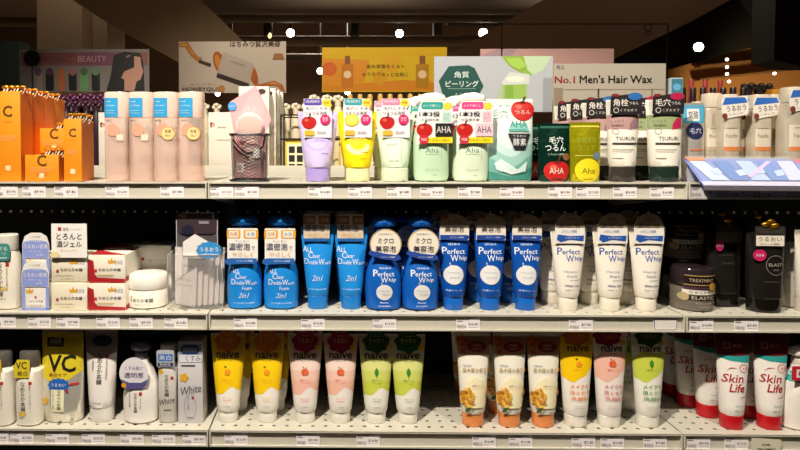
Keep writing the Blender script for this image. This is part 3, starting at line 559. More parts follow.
stock(pwtube(False), [(453, .048, 'dark blue tube with white drop, left one of three in front'), (489.3, .048, 'dark blue tube with white drop, middle one of three in front'), (525, .048, 'dark blue tube with white drop, beside the white tubes'),
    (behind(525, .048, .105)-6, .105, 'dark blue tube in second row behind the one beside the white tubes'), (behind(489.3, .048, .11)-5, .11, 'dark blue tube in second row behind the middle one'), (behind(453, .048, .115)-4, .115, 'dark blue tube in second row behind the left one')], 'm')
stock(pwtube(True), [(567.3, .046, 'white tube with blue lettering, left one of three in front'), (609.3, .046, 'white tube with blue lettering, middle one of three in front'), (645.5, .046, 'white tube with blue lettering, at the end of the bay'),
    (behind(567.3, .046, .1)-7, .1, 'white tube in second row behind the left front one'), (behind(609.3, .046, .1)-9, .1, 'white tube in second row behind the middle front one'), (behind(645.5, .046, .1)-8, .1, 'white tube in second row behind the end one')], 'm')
# ------------------------------------------------------------ middle shelf, right bay
def wobble(cx, cz): return [('P', blob(cx, cz, 1.8, 3, .5, 0, 1.2), '#c89a3a')]
def djar():
    r = jar('#8f8678', [('R', -16, 17, 15, 21.5, '#eee6d6'), ('T', 'なめらか美容', 0, 19.3, 24, 3, '#2a2420'), ('R', -14, 11.5, 14, 16, '#1c1816'), ('T', 'ELASTIC', 1, 13.8, 22, 3.2, '#cfc4b0'), ('T', 'クリーム 200g', 1, 8.4, 16, 1.5, '#d8ccb8'), ('T', 'ヘアケア', 1, 5, 12, 1.2, '#d8ccb8'), ('E', -15, 14.5, 3.2, 4, '#b8a47a'), ('R', -15, 26, 12, 27, '#a88a50'), ('T', 'TREATMENT', -1, 31, 22, 3, '#c8b088'), ('R', -15, 35, 14, 36, '#a88a50'), ('R', -15, 22.3, 13, 24.6, '#4a2a3a'), ('E', 9, 25, 3.6, 4, '#c8962e'), ('P', ell(14.5, 22, 2.8, 5.5, 16), '#c8a890')], 19, 42, '#2c2226', 'hair_jar', 'clear55', 'gloss', 'dark lidded hair jars'); return r
dj = djar(); stock(dj, [(691, .062, 'clear jar with dark lid and white strip, in front'), (680.5, .155, 'clear jar with dark lid in shadow, behind the front jar')], 'm')
q = dup(dj); place(q, 680.5, .155, 'm', 'clear jar with dark lid stacked on the rear jar', dz=42.3*U)
def darktube(mark):
    r = thing('hair_treatment_tube', 'tube', group='black hair treatment tubes')
    pr = [(0, 13.5, 10), (1, 14.5, 11), (13, 14.8, 11), (16, 15.2, 11), (60, 17.4, 7), (80, 18, 1.6), (84, 18, .5)]
    m = MB(); m.loft(scale(pr[:3]), mat('#15120f', 'gloss'), 2.4); m.build('cap', r)
    m = MB(); m.loft(scale(pr[2:]), mat('#1a1715', 'plastic'), 2.4); m.build('tube_body', r)
    if mark:
        it = [('O', 6, 46, 9.6, 9.6, .5, '#8a8478'), ('T', 'ELASTI', 6, 46.5, 14, 3, '#b0a898'), ('T', 'HAIR', 6, 41.5, 6, 1.6, '#8a8478'), ('R', -6, 30, 10, 30.3, '#6a6458'), ('R', -6, 13.8, 12, 14.1, '#6a6458')]
    else: it = [('R', -10, 52, 6, 52.4, '#4a4640'), ('T', 'ELASTI', 0, 44, 12, 2.4, '#4a4640'), ('R', -8, 14, 10, 14.3, '#4a4640')]
    art(it, Surf(scale(pr), 2.4), 'printed_design', r)
    hc = '#efe6d4' if mark else '#5a544c'
    card([(-14, 64), (14, 64), (14, 84), (-14, 84)], -7.8, .5, [('R', -13, 65, 13, 75, hc), ('T', 'うるおい', 0, 71.5, 22, 4.4, '#4a4238', {'b': .02}), ('T', 'ダメージ補修', 0, 66.8, 18, 1.8, '#4a4238'), ('R', -12, 77, 12, 82.5, '#3a352e')], 'header_card', r, '#2a2520')
    card(ell(-10, 56 if mark else 62, 6.2 if mark else 4, 5.6), -9.2 if mark else -9.4, .4, [('T', '新登場', -10, 56 if mark else 62, 7, 2.6, '#f4dce4')], 'pink_sticker', r, '#c81860')
    m = MB(); gm = mat('#c8942a', 'metal')
    for a, b in ((-5, 86), (4, 85), (0, 89)) if mark else ((-2, 88),): m.ball(((a)*U, -8*U, b*U), 4*U, 2.5*U, 2.6*U, gm)
    m.box(-1*U, 1*U, -9*U, -7*U, 81*U, 86*U, gm); m.build('gold_ribbon', r)
    return r
place(darktube(True), 763, .042, 'm', 'black tube with white header strip and gold ribbon', -.05)
dt = darktube(False); place(dt, 722, .085, 'm', 'black tube with grey header and pink sticker, in shadow beside the jars', .02)
d2 = dup(dt); place(d2, 716, .2, 'm', 'black tube in deep shadow behind the other shaded one')
d3 = dup(dt); place(d3, 752, .15, 'm', 'black tube in deep shadow behind the ribboned tube')
r = thing('shampoo_bottle', 'bottle', 'pale grey bottle beside the black ribboned tube')
pr = [(0, 11, 9), (1.5, 12.5, 10.5), (50, 12.5, 10.5), (64, 9, 8), (66, 8, 7.5)]
m = MB(); m.loft(scale(pr), mat('#b9b2a4', 'plastic'), 2.4); m.build('bottle_body', r)
m = MB(); m.loft(scale([(66, 8.6, 8), (67, 9, 8.5), (80, 8.6, 8), (81, 8, 7.5)]), mat('#4a4642', 'plastic')); m.build('cap', r); place(r, 790, .08, 'm', r['label'])
o, _ = tube('hand_cream_tube', 'tube', 80, 16, 12, 11.5, 12, '#e9e2d2', '#d4ccb8', [('T', 'MILK', 0, 50, 16, 5, '#8a8068'), ('R', -6, 40, 6, 40.6, '#8a8068')]); place(o, 809, .042, 'm', 'cream white tube cut by the right edge of the middle shelf')
# ------------------------------------------------------------ top shelf, left bay
r = None
GB = 'orange vitamin boxes'
def ribbon(r, x, z, y, w, s=1):
    """zebra paper bow with a gold star"""
    m = MB(); bl = mat('#2a2018', 'paper'); wh = mat('#f3e6cc', 'paper'); gd = mat('#e0a032', 'metal')
    K = 9
    K = 13
    for k in range(K):
        t0 = -w+2*w*k/K; t1 = t0+2*w/K
        z0 = z-2.4*s; z1 = z+1.4*s+.7*s*math.sin(k*1.1)
        m.add([(t0*U+x*U, (y-.6)*U, z0*U), (t1*U+x*U, (y-.6)*U, (z0)*U), ((t1+4.5)*U+x*U, (y-2.2)*U, z1*U), ((t0+4.5)*U+x*U, (y-2.2)*U, z1*U)], [(0, 1, 2, 3)], bl if k % 2 else wh)
        m.add([(t0*U+x*U, (y+.6)*U, z0*U), (t1*U+x*U, (y+.6)*U, (z0)*U), ((t1+1.5)*U+x*U, (y+3)*U, (z+2*s)*U), ((t0+1.5)*U+x*U, (y+3)*U, (z+2*s)*U)], [(0, 1, 2, 3)], wh if k % 2 else bl)
    for k in range(4): m.ball(((x+2-w*.7+k*w*.5)*U, y*U, (z+2.6*s)*U), 2.6*s*U, 2*s*U, 1.1*s*U, gd, 10, 6)
    m.build('zebra_bow', r, smooth=False)
def orangebox(W, H, D, name='vitamin_carton', big=True):
    s = W/44.; cz = H*.78
    r = carton(name, 'box', W, H, D, '#fb9406', [('T', 'C', 0 if big else -W*.08, cz, min(W*.42, 9.5), min(W*.5, 11.5), '#5f4a18', {'b': .05}), ('T', 'VITA', 0, cz-W*.42, W*.35, W*.1, '#b87a20')]+lines(-W*.35, W*.35, H*.5, 3, 2, '#f8c070', .6)+[('P', rr(-2.5, H*.12, 2.5, H*.12+5, .8), '#f8d8a8')], GB, side='#e8800c', top='#f59a20')
    return r
ob = orangebox(25, 88, 25); ribbon(ob, 1, 88.5, -6, 11, 1.7)
place(ob, 8.5, .045, 't', 'tall orange vitamin box, frontmost at the left edge')
for k, w in enumerate(('second', 'third', 'fourth')):
    q = dup(ob); place(q, behind(8.5, .045, .098+.0525*k)+0.3, .098+.0525*k, 't', 'tall orange vitamin box, %s in the line going back from the left edge' % w)
ob = orangebox(17.5, 61, 18); ribbon(ob, 1, 61.5, -5, 9, 1.6)
place(ob, 73, .038, 't', 'slim orange box with a zebra bow, beside the pink bottles')
q = dup(ob); place(q, 79, .09, 't', 'slim orange box behind the other slim one with the bow')
ob = orangebox(33, 26, 30, 'cream_carton'); ribbon(ob, 7, 27, -6, 10, 1.7)
place(ob, 42, .038+.01, 't', 'small orange box, lower one at the shelf front')
q = dup(ob); place(q, 54.5, .135, 't', 'small orange box raised behind the lower one', dz=27.5*U)
q = dup(ob); place(q, 54.5, .135, 't', 'small orange box standing under the raised one')
def clearbottle(gold):
    r = thing('lotion_bottle', 'bottle', group='pink clear lotion bottles')
    pr = [(0, 11.6, 10.5), (1, 12.2, 11), (62, 12.2, 11), (62.5, 11.6, 10.4)]
    m = MB(); m.loft(scale(pr), mat('#fce6da', 'clear40'), 3.4); m.build('bottle_body', r)
    m = MB(); m.loft(scale([(2, 10, 9), (52, 10, 9)]), mat('#fbe6da', 'clear20'), 3); m.build('lotion', r)
    cp = [(62.6, 12.2, 11), (64, 12.4, 11.2), (86, 12.4, 11.2), (87.5, 11.6, 10.4)]
    m = MB(); m.loft(scale(cp), mat('#fde2d0', 'clear72'), 3); m.build('cap', r)
    sf = Surf(scale([(0, 12.2, 11), (88, 12.4, 11.2)]), 3.2, dy=-.0002)
    it = [('R', -11, 63, 3.5, 81.5, '#2ea4dc'), ('T', 'sugi', -6.5, 78, 6, 1.6, '#e8f4fa'), ('T', 'LOTION', -4, 74, 9, 1.4, '#e8f4fa'), ('R', -9, 69, 0, 69.5, '#bfe0f2'), ('R', -9, 66.5, 0, 67, '#bfe0f2'), ('R', -9, 59.5, -2, 60.3, '#b08a7a'), ('E', -1.5, 50.5, 6.2, 6.2, '#f0a98c'), ('T', '300mL', 6, 10, 6, 1.4, '#b89888')]
    if gold: it += [('E', 4, 47, 6.6, 6.6, '#f4dc9a'), ('O', 4, 47, 6.6, 6.6, .6, '#d8a83a'), ('T', '受賞', 4, 49, 6, 3, '#8a5a1a'), ('T', 'No.1', 4, 45, 5, 2.4, '#8a5a1a')]
    else: it += [('R', 2, 40, 8.5, 46, '#fbe3c8')]
    art(it, sf, 'printed_design', r); return r
cb = clearbottle(False); stock(cb, [(119, .04, 'pink clear lotion bottle with blue label, nearest the orange boxes'), (143.2, .04, 'pink clear lotion bottle with blue label, second from the orange boxes')], 't')
cb = clearbottle(True); stock(cb, [(167.3, .04, 'pink clear lotion bottle with gold sticker, third from the orange boxes'), (192.2, .04, 'pink clear lotion bottle with gold sticker, nearest the wire basket')], 't')
# ------------------------------------------------------------ top shelf, centre bay
r = thing('wire_basket', 'basket', 'black wire mesh basket holding a pink pack')
bk = mat('#171314', 'metal'); bkp = mat('#171314', 'plastic')
def rim(z, rad, w=19, d=14, N=40, q=4):
    pts = []
    for j in range(N):
        t = 2*math.pi*j/N; pts.append((w*math.copysign(abs(math.cos(t))**(2/q), math.cos(t))*U, d*math.copysign(abs(math.sin(t))**(2/q), math.sin(t))*U, z*U))
    return pts
m = MB(); wr = 1.1*U
for z, rad in ((46, 1.2), (1, .9)):
    P_ = rim(z, rad)
    rs = []
    for i, p in enumerate(P_):
        a = math.atan2(p[1], p[0]); rs.append([(p[0]+math.cos(a)*rad*U*math.cos(t), p[1]+math.sin(a)*rad*U*math.cos(t), p[2]+rad*U*math.sin(t)) for t in [2*math.pi*k/8 for k in range(8)]])
    rs.append(rs[0]); m.rings(rs, bkp, (False, False))
m.build('rim_wire', r)
m = MB(); A = 72
def bp(u, z):
    t = u; w, d = 18.4-(46-z)*.03, 13.4-(46-z)*.03
    return Vector((w*math.copysign(abs(math.cos(t))**.5, math.cos(t))*U, d*math.copysign(abs(math.sin(t))**.5, math.sin(t))*U, z*U))
h = .2
for k in range(44):
    for sg in (-1, 1):
        pts = [bp(2*math.pi*k/44+sg*j*.137, 1+j*44/14) for j in range(15)]
        for a, b in zip(pts[:-1], pts[1:]):
            n = Vector((a.x, a.y, 0)).normalized()*.00025; tdir = (b-a).cross(n).normalized()*h*U*1.3
            m.add([a-tdir, a+tdir, b+tdir, b-tdir], [(0, 1, 2, 3)], bkp)
m.build('mesh_wall', r, smooth=False, fixn=False)
m = MB(); m.loft(scale([(0, 18.3, 13.3), (.5, 18.3, 13.3)]), bkp, 4); m.build('base_plate', r)
place(r, 250, .045, 't', r['label']); bl = r.location.copy()
r = thing('sponge_pack', 'package', 'pink pack of white sponges with a blue round sticker standing in the wire basket')
m = MB(); m.prism([(x*U, z*U) for x, z in [(-15, 2), (15, 2), (15.5, 48), (21, 60), (19, 67), (6, 94), (-20, 78), (-21, 72), (-16, 48)]], -1*U, 1*U, mat('#f2aeb2', 'paper')); m.build('backing_card', r)
m = MB()
for x, z, a, b in ((0, 54, 14, 13), (3, 28, 11, 12)): m.ball((x*U, -4.5*U, z*U), a*U, 4*U, b*U, mat('#f7e4dc', 'matte'), 24, 12)
m.build('sponge', r)
art([('P', [(-14, 60), (0, 84), (8, 88), (14, 72), (12, 58)], '#f7b8ba'), ('T', 'パフ', 0, 71, 12, 5, '#f9d8d6'), ('P', [(-12, 40), (0, 22), (4, 20), (-6, 40)], '#b86a70')], Flat(-1*U), 'printed_design', r)
m = MB(); fm = mat('#f6e6e2', 'clear20'); m.prism([(x*U, z*U) for x, z in rr(-12, 3, 12, 66, 4)], -9.4*U, -9.2*U, fm)
for p, q in (((-16, 40), (-2, 27)), ((-2, 27), (14, 33)), ((-15, 34), (0, 22)), ((14, 33), (16, 46))): m.sweep([(p[0]*U, -9.6*U, p[1]*U), ((p[0]+q[0])/2*U, -9.8*U, ((p[1]+q[1])/2-1.5)*U), (q[0]*U, -9.6*U, q[1]*U)], .9*U, mat('#4a2028', 'plastic'))
m.build('plastic_wrap', r)
card(ell(-17.5, 73.5, 4.4, 4.4), -1.8, .5, [('T', 'NEW', -17.5, 73.5, 5, 1.6, '#e6f2fa')], 'round_sticker', r, '#4aa0e4')
card(rr(-12, 8, -5, 17, 1), -10.2, .4, [('R', -11, 10, -7, 15, '#b8a8a0')], 'paper_tag', r, '#efe8e0'); card(rr(4, 22, 11, 31, 1), -11, .4, [], 'paper_tag', r, '#efe8e0')
r.location = bl+Vector((0, .002, .0014)); r.rotation_euler = (-.02, 0, 0)
def ahatube(body, band, cap, items, badge='#d8186c', fruit='apple', H=69, rank2=False):
    it = list(items)
    r, sf = tube('face_wash_tube', 'tube', H, 19.6, 13, 11.8 if body != '#dceed2' else 13, 13, body, cap, it, 'fruit acid face wash tubes on the top shelf')
    fr = apple(-8.5, 58, 6.6) if fruit == 'apple' else [('E', -6, 60, 7, 6, '#f2d21a'), ('E', -6, 60, 5.6, 4.8, '#f8e468')]
    card([(-13.5, 43), (13.5, 43), (14, 68), (11, 70), (11, 81), (-13.5, 81), (-14, 70)], -7.0, .5,
         [('P', rr(-13.2, 74.5, 4, 80.8, 1.5), band), ('P', blob(8.5, 77, 3.8, 8, .4, 0, 1.15), '#f1d43a'), ('T', '特価', 8.5, 77, 5, 2.6, '#6a3a10'), ('T', '洗顔料', -5, 78.2, 14, 2.6, '#f0ecf6'),
          ('T', '毛穴くすみ', -1, 71.5, 22, 3, '#4a4a5a'), ('T', 'つるつる洗顔', -2, 66.6, 22, 4, '#5a3a4a')]+fr+[('P', rr(-13, 45, -3, 50, 1.5), '#eeb63a'), ('T', 'AHA', 4, 48, 9, 3, '#7a6a6a'), ('P', blob(7.5, 60.5, 5, 14, .3), badge), ('T', '角質\nケア', 7.5, 60.5, 5.6, 5, '#f8e4ec')], 'hang_tag', r, '#f3eef0')
    return r
pt = ahatube('#cfc2ea', '#5a4aa8', '#b29ce0', [('O', 0, 40, 11, 9.5, .6, '#ab98da'), ('P', rr(-11, 39, 11, 42, 1), '#c0b0e4'), ('T', 'AHA', 2, 41, 10, 3, '#9a86d0'), ('R', 4, 27, 10, 27.6, '#8a76c0')])
place(pt, 317.7, .045, 't', 'lavender tube with apple tag, beside the wire basket')
yt = ahatube('#f8de10', '#3aa6ac', '#f4eeb4', [('E', -1, 45, 13, 9, '#f2d000'), ('P', [(12*math.cos(t), 36+10*math.sin(t)) for t in [math.pi*1.03+math.pi*.94*q/14 for q in range(15)]]+[(8*math.cos(t), 38+7*math.sin(t)) for t in [2*math.pi-.1-(math.pi-.2)*q/14 for q in range(15)]], '#fbf0a8'), ('T', 'AHA', 0, 42, 12, 4, '#9a8a20'), ('R', 2, 28, 10, 28.6, '#a89a20'), ('R', 2, 22, 8, 22.5, '#a89a20')], fruit='lemon')
place(yt, 357.5, .045, 't', 'bright yellow tube with lemon print and teal header')
gt = ahatube('#dceed2', '#e88aa8', '#dfe8cc', [('T', 'AHA', -4, 36, 10, 3, '#7a9a84'), ('R', 5, 18, 5.4, 44, '#9ab8a0'), ('T', '洗顔', -2, 20, 10, 1.6, '#7a9a84')])
place(gt, 394.7, .045, 't', 'pale mint tube with apple tag and pink header')
q = dup(gt); place(q, behind(394.7, .045, .1)-5, .1, 't', 'pale mint tube in second row behind the front one')
q = dup(yt); place(q, behind(357.5, .045, .11), .11, 't', 'bright yellow tube in second row')
q = dup(pt); place(q, behind(317.7, .045, .11)+1, .11, 't', 'lavender tube in second row')
def ahapump(band, body, boxc, logo):
    pr = [(0, 13.5, 10), (1.5, 16, 12), (6, 17, 12.8), (42, 17.4, 13), (52, 15.6, 12), (60, 11, 9.5), (64, 8, 8), (66, 7.5, 7.5)]
    def hd(r):
        m = MB(); w_ = mat('#f1ece0', 'plastic')
        m.loft(scale([(66, 8.5, 8.5), (67, 9, 9), (73, 9, 9), (74, 7, 7)]), w_); m.build('collar', r)
        m = MB(); m.loft(scale([(74, 5, 5), (77, 5.5, 5.5)]), w_, cap=(True, True))
        pts = [(13, 0, 79), (11, 0, 80), (4, 0, 81.5), (-5, -1, 81.5), (-12, -2, 80), (-16, -3, 77), (-17.5, -3.3, 73.5)]
        m.sweep([(x*U, y*U, z*U) for x, y, z in pts], [3.2*U, 5.4*U, 6.2*U, 5.4*U, 4*U, 2.9*U, 2.2*U], w_, 14); m.build('pump_head', r)
    r = pumpbottle('cleansing_pump_bottle', 'bottle', 'mint cleansing pump bottles', body, pr, 2.4, [('T', 'Aha', -1, 30.5, 13, 5, '#5a7a6a', {'b': -.01}), ('R', 8, 20, 8.3, 45, '#8aa898'), ('R', -7, 26.5, 7, 26.8, '#8aa898'), ('T', 'クレンジング', -1, 11.5, 12, 1.6, '#6a8a7a'), ('T', '200mL', 2, 6.5, 4, 1.2, '#6a8a7a')], None, 0, hd)
    it = [('P', rr(-12, 70, 9, 77, 2), band), ('T', 'メイク落とし', -2, 73.5, 17, 2.6, '#eef6f4'), ('P', blob(13, 73, 3.6, 8, .4, 0, 1.15), '#f1d43a'), ('R', 8, 58, 16.5, 68, {'#2ba195': '#bfe0d2'}.get(band, '#f4c0cf')), ('T', 'うる\nおい', 12.3, 63, 5, 6, '#6a8a80'),
          ('T', '1本3役', -4, 65.5, 20, 5, '#2a2a2e', {'b': .02}), ('T', 'W洗顔不要', -4, 60, 18, 2.6, '#5a5a60')]+apple(-9, 50.5, 7)
    it += [('R', 1.5, 44, 18, 56.5, boxc), ('T', 'AHA', 9.5, 50.5, 14, 6.5, logo, {'b': .01}), ('R', -9, 37.5, 18, 43, '#f2de1e'), ('T', 'うるおい成分', 5, 40.3, 20, 2.6, '#6a5a10'), ('P', blob(-9.5, 41, 4.6, 10, .3), '#d02038'), ('T', '特価', -9.5, 41, 5.6, 3, '#f8e4e4')]
    card([(-16, 37), (18.2, 37), (18.2, 70), (15, 76), (10, 78), (-12, 78), (-15, 70), (-16, 58)], -14.4, .5, it, 'hang_tag', r, '#f2efec')
    return r
p1 = ahapump('#2ba195', '#cbe8c6', '#1c1a20', '#d8d4cc'); place(p1, 430.8, .045, 't', 'mint pump bottle with teal banded apple tag')
p2 = ahapump('#e2418c', '#dfeed4', '#f4c8d4', '#5a5a60'); place(p2, 470, .045, 't', 'pale pump bottle with pink banded apple tag')
q = dup(p1); place(q, behind(430.8, .045, .11)-6, .11, 't', 'mint pump bottle in second row, behind the teal tagged one')
q = dup(p2); place(q, behind(470, .045, .11)-7, .11, 't', 'pale pump bottle in second row, behind the pink tagged one')
mp = pouch('refill_pouch', 'pouch', 47, 81, 18, '#e4ece6', [
    ('B', [(-1, 1), (1, 1)], [(-1, 46), (0, 32), (1, 50)], '#c4dfd8'), ('B', [(-1, 1), (1, 1)], [(-1, 34), (0, 24), (1, 38)], '#9cc8be'), ('B', [(-1, 1), (1, 1)], [(-1, 23), (0, 14), (1, 26)], '#6fada1'), ('B', [(-1, 1), (1, 1)], [(-1, 10), (0, 5), (1, 14)], '#3f8a7f'), ('T', '毛穴', -10, 66, 17, 9, '#7aa898'), ('T', 'くすみ', -8, 74.5, 20, 2.6, '#7aa898')]+apple(13, 70, 10.5)+[('T', 'つるん', 13, 68, 16, 4, '#f6d8cc'),
    ('P', [(-2, 49), (19, 49), (16, 57), (2, 57)], '#8ac8bc'), ('T', 'AHA', 8, 56, 17, 6.5, '#2a8a7c', {'b': .01}), ('R', -2, 50, 16, 51, '#3a9a8c'), ('P', [(-3, 47), (20, 47), (14, 31), (3, 31)], '#1c1d22'), ('T', 'うるおい', 8.5, 44.5, 13, 2.4, '#c8ccc8'), ('T', '酵素', 8.5, 38.5, 13, 7, '#e4e6e2', {'b': .02}), ('P', [(-16, 18), (-10, 22), (6, 12), (16, 20), (14, 10), (0, 7), (-14, 12)], '#d8ece8'), ('T', 'つめかえ用', -6, 11, 18, 3, '#eaf4f0')], 'gloss', 'mint refill pouches')  # pale patch low on the pouch is a painted silver reflection
place(mp, 508, .045, 't', 'large white and mint refill pouch with apple, beside the pale pump bottle')
gp = pouch('cleansing_pouch', 'pouch', 31, 57, 15, '#0d3b30', [('T', '毛穴', 1, 40.5, 14, 7, '#e8efe8', {'b': .02}), ('T', 'つるん', 0, 33, 20, 6.5, '#e8efe8', {'b': .02}), ('T', 'うるおい洗顔', 0, 26.5, 16, 2, '#b8c8b8')]+apple(1, 10.5, 11.5)+[('T', 'AHA', 0, 10.5, 14, 6, '#f0dcd0'), ('P', blob(10, 24, 3.6, 8, .4), '#8a5a3a'), ('R', -14, 52, 14, 54.4, '#1d5a4a')], 'foil', 'dark green pouches')
place(gp, 553.3, .045, 't', 'dark green pouch with a red apple, in front')
q = dup(gp); place(q, behind(553.3, .045, .1)-7, .1, 't', 'dark green pouch half hidden behind the front green one')
for k, (px, Y) in enumerate(((414, .17), (449, .18), (486, .17))): q = dup(gp); place(q, px, Y, 't', 'dark green pouch deep in the shelf, %s' % ('left of the teal tagged pump', 'between the two pump bottles', 'between pump bottle and mint pouch')[k], dz=0)
yp = pouch('cleansing_pouch', 'pouch', 31, 58, 15, '#b9b414', [('T', '角質柔軟', 1, 40.5, 20, 6, '#8a9a14', {'b': .01}), ('T', 'クリア', 0, 33, 18, 6, '#8a9a14', {'b': .01}), ('R', -11, 25, 9, 25.6, '#d8d060'), ('E', 1, 11, 12.5, 11.5, '#e8d418'), ('T', 'Aha', 1, 10.5, 13, 5.5, '#5a6a20', {'b': -.01}), ('P', blob(10, 25, 4, 10, .5), '#6a7a8a'), ('R', -14, 53, 14, 55, '#cdc83a')], 'foil')
place(yp, 583.8, .045, 't', 'olive yellow pouch with a round yellow print')
def clay(band, capc, word, oval, off, wt, wb):
    it = [('B', [(-1, 51), (1, 51)], [(-1, 65), (1, 65)], band), ('P', [(4, 50.5), (14, 52), (15, 62), (10, 62), (5, 56)], oval), ('T', 'しっとり', -7, 59, 12, 3, '#5a4a48'), ('T', '洗顔料', -7, 54.6, 12, 2.6, '#5a4a48'), ('O', -9, 49, 3, 3, .4, '#8a6a60'),
          ('T', 'TSURURI', 0, 42, 19, 3.6, '#4a443e'), ('R', -12, 36, 12, 38, '#3a3834'), ('R', -12, 31, 7, 31.5, '#8a8478'), ('R', -12, 29, 4, 29.4, '#8a8478'), ('R', -12, 22.5, -4, 23.2, '#8a8478')]
    r, _ = tube('face_wash_tube', 'tube', 80, wt, wb, wb*.94, 14.5, '#ece6d8', capc, it, 'clay face wash tubes', capk='gloss', ribs=True, off=off)
    card([(-14.5, 65.5), (15.5, 65.5), (16.5, 84), (6, 85.5), (-14, 83)], -5.2, .5, [('T', word, -4.5, 77, 14.5, 7, '#efe9e0', {'b': .03}), ('T', 'つるん', 8, 76.5, 9, 3, '#efe9e0'), ('O', -9, 69.5, 2.6, 2.6, .5, '#efe9e0'), ('T', 'くすみオフ', 3, 69.5, 16, 2.8, '#d8d0c4'), ('P', ell(9, 83, 7, 3.6, 20), oval if word == '毛穴' else '#2a6ab0'), ('P', ell(-10, 84, 4, 1.6, 12), '#7a2a30')], 'header_card', r, '#191517')
    return r
c1 = clay('#b08a84', '#3d3733', '角栓', '#8a6a72', 620, 16.6, 13.6); place(c1, 621.6, .045, 't', 'clay tube with mauve band and black header, in front')
q = dup(c1); place(q, 597, .12, 't', 'clay tube with mauve band, directly behind to the left of the front one')
q = dup(c1); place(q, 581, .155, 't', 'clay tube with mauve band, behind the olive yellow pouch')
q = dup(c1); place(q, 568, .21, 't', 'clay tube with mauve band, furthest back in its line')
c2 = clay('#8c9a6a', '#20302a', '毛穴', '#b01c48', 662, 18.8, 15.4); place(c2, 663.3, .045, 't', 'clay tube with green band and black header, in front')
q = dup(c2); place(q, 640, .12, 't', 'clay tube with green band, in second row')
# ------------------------------------------------------------ top shelf, right bay
def bluepack():
    r = pouch('lotion_pack', 'pouch', 22, 78, 12, '#e4ded6', [('B', [(-1, 58), (1, 58)], [(-1, 76), (1, 76)], '#4aa6cc'), ('R', -7, 60, 5, 72, '#e8e4e0'), ('T', '炭酸', -1, 66, 10, 8, '#2a2a44', {'b': .02}), ('E', 0, 50, 8.6, 8.6, '#1c2450'), ('T', '毛穴', 0, 50, 12, 5.5, '#d8dcea'), ('R', -6, 30, 8, 32, '#c87a5a'), ('P', rr(-6, 18, 8, 23, 2), '#3a8ac0')], 'foil'); return r
place(bluepack(), 692, .075, 't', 'slim white pack with navy circle, right of the shelf divider')
LB = 'clear lotion bottles on the right of the top shelf'
def lotion(headcol=None, orange=False, H=88, W=11.5):
    W *= .86
    r = thing('lotion_bottle', 'bottle', group=LB)
    pr = [(0, W*.92, W*.8), (1.5, W, W*.88), (H*.8, W, W*.88), (H*.83, W*.9, W*.8), (H*.835, W*.8, W*.7)]
    m = MB(); m.loft(scale(pr), mat('#eadfca', 'clear50'), 3.2); m.build('bottle_body', r)
    m = MB(); m.loft(scale([(H*.84, W*.86, W*.8), (H*.85, W*.88, W*.82), (H-1.5, W*.86, W*.8), (H, W*.8, W*.75)]), mat('#dcd0ba', 'clear85'), 2.6); m.build('cap', r)
    it = [('R', -W*.8, 33, W*.8, H*.6, '#d9cdb8'), ('T', 'hada', -1, 45, 10, 4, '#5a4a44', {'b': -.01}), ('R', -W*.8, 30, W*.8, 34, '#d8824a' if orange else '#b8a488'), ('R', -6, 52, 4, 52.6, '#8a7a6a')]
    art(it, Surf(scale(pr), 3.2), 'printed_design', r)
    if headcol:
        card([(-11, H-25), (10, H-21), (14, H-19), (14, H-8), (11, H-3), (-9, H-3), (-12, H-7), (-12, H-18), (-9, H-22)], -W*.88-1, .5, [('P', [(-11.5, H-11), (13, H-8.5), (10.5, H-3.4), (-9, H-3.6)], '#2f6ac0'), ('T', 'うるおう', 2, H-14, 19, 5.6, '#35304a', {'b': .02, 'r': .12}), ('T', 'しみこむ', 2, H-19.5, 14, 2, '#6a6070', {'r': .12}), ('E', -9, H-22, 2.6, 3, '#7a3a2a')], 'hang_tag', r, headcol)
    return r
l1 = lotion(None); stock(l1, [(709.5, .09, 'clear lotion bottle with plain white cap, next to the slim white pack'), (773, .115, 'clear lotion bottle with plain white cap, between the tagged ones')], 't')
l2 = lotion('#efe6d8', True, 86); stock(l2, [(726, .07, 'clear lotion bottle with blue and white tag, leftmost tagged one'), (744, .10, 'clear lotion bottle with blue and white tag, partly hidden second one'), (757, .075, 'clear lotion bottle with blue and white tag, third from the left')], 't')
l3 = lotion('#efe6d8', True, 92, 14); stock(l3, [(791, .05, 'wide lotion bottle with blue and white tag at the right edge')], 't')
l4 = lotion(None, True, 84, 12); stock(l4, [(699, .19, 'clear lotion bottle in second row behind the slim white pack'), (735, .19, 'clear lotion bottle in second row behind the leftmost tagged ones'), (768, .2, 'clear lotion bottle in second row on the right')], 't')
r = thing('leaflet_tray', 'tray', 'blue and white printed leaflet tray in glossy plastic overhanging the right shelf edge')
m = MB()
def tq(px, py, Y): return at(px, py, Y)
tl, trr, brr, bll = at(684, 158, .035), at(815, 158.5, .035), at(815, 187, -.022), at(704, 186, -.022)
def tp(u, v):
    a = tl.lerp(trr, u); b = bll.lerp(brr, u); return a.lerp(b, v)
vs = [tp(i/10, j/6)+Vector((0, .001, 0)) for j in range(7) for i in range(11)]; fs = [(j*11+i, j*11+i+1, (j+1)*11+i+1, (j+1)*11+i) for j in range(6) for i in range(10)]
m.add([v+Vector((0, .0, -.0012)) for v in vs], fs, mat('#7288cc', 'paper')); 
m.build('leaflet', r, smooth=False, fixn=False)
def tri(ps, col, mm, off=.0006):
    mm.add([tp(u, v)+Vector((0, -.0002, off)) for u, v in ps], [tuple(range(len(ps)))], mat(col, 'ink'))
m = MB()
for k, (u, c) in enumerate(((.02, '#bcd0ee'), (.2, '#4a7ac8'), (.38, '#a9c2ea'), (.55, '#5a86d0'), (.7, '#c4cdf0'), (.84, '#7f92da'))):
    tri([(u, .12), (u+.12, .12), (u+.24 if u < .8 else 1, .8), (u+.08, .8)], c, m, .0006+.0002*k)
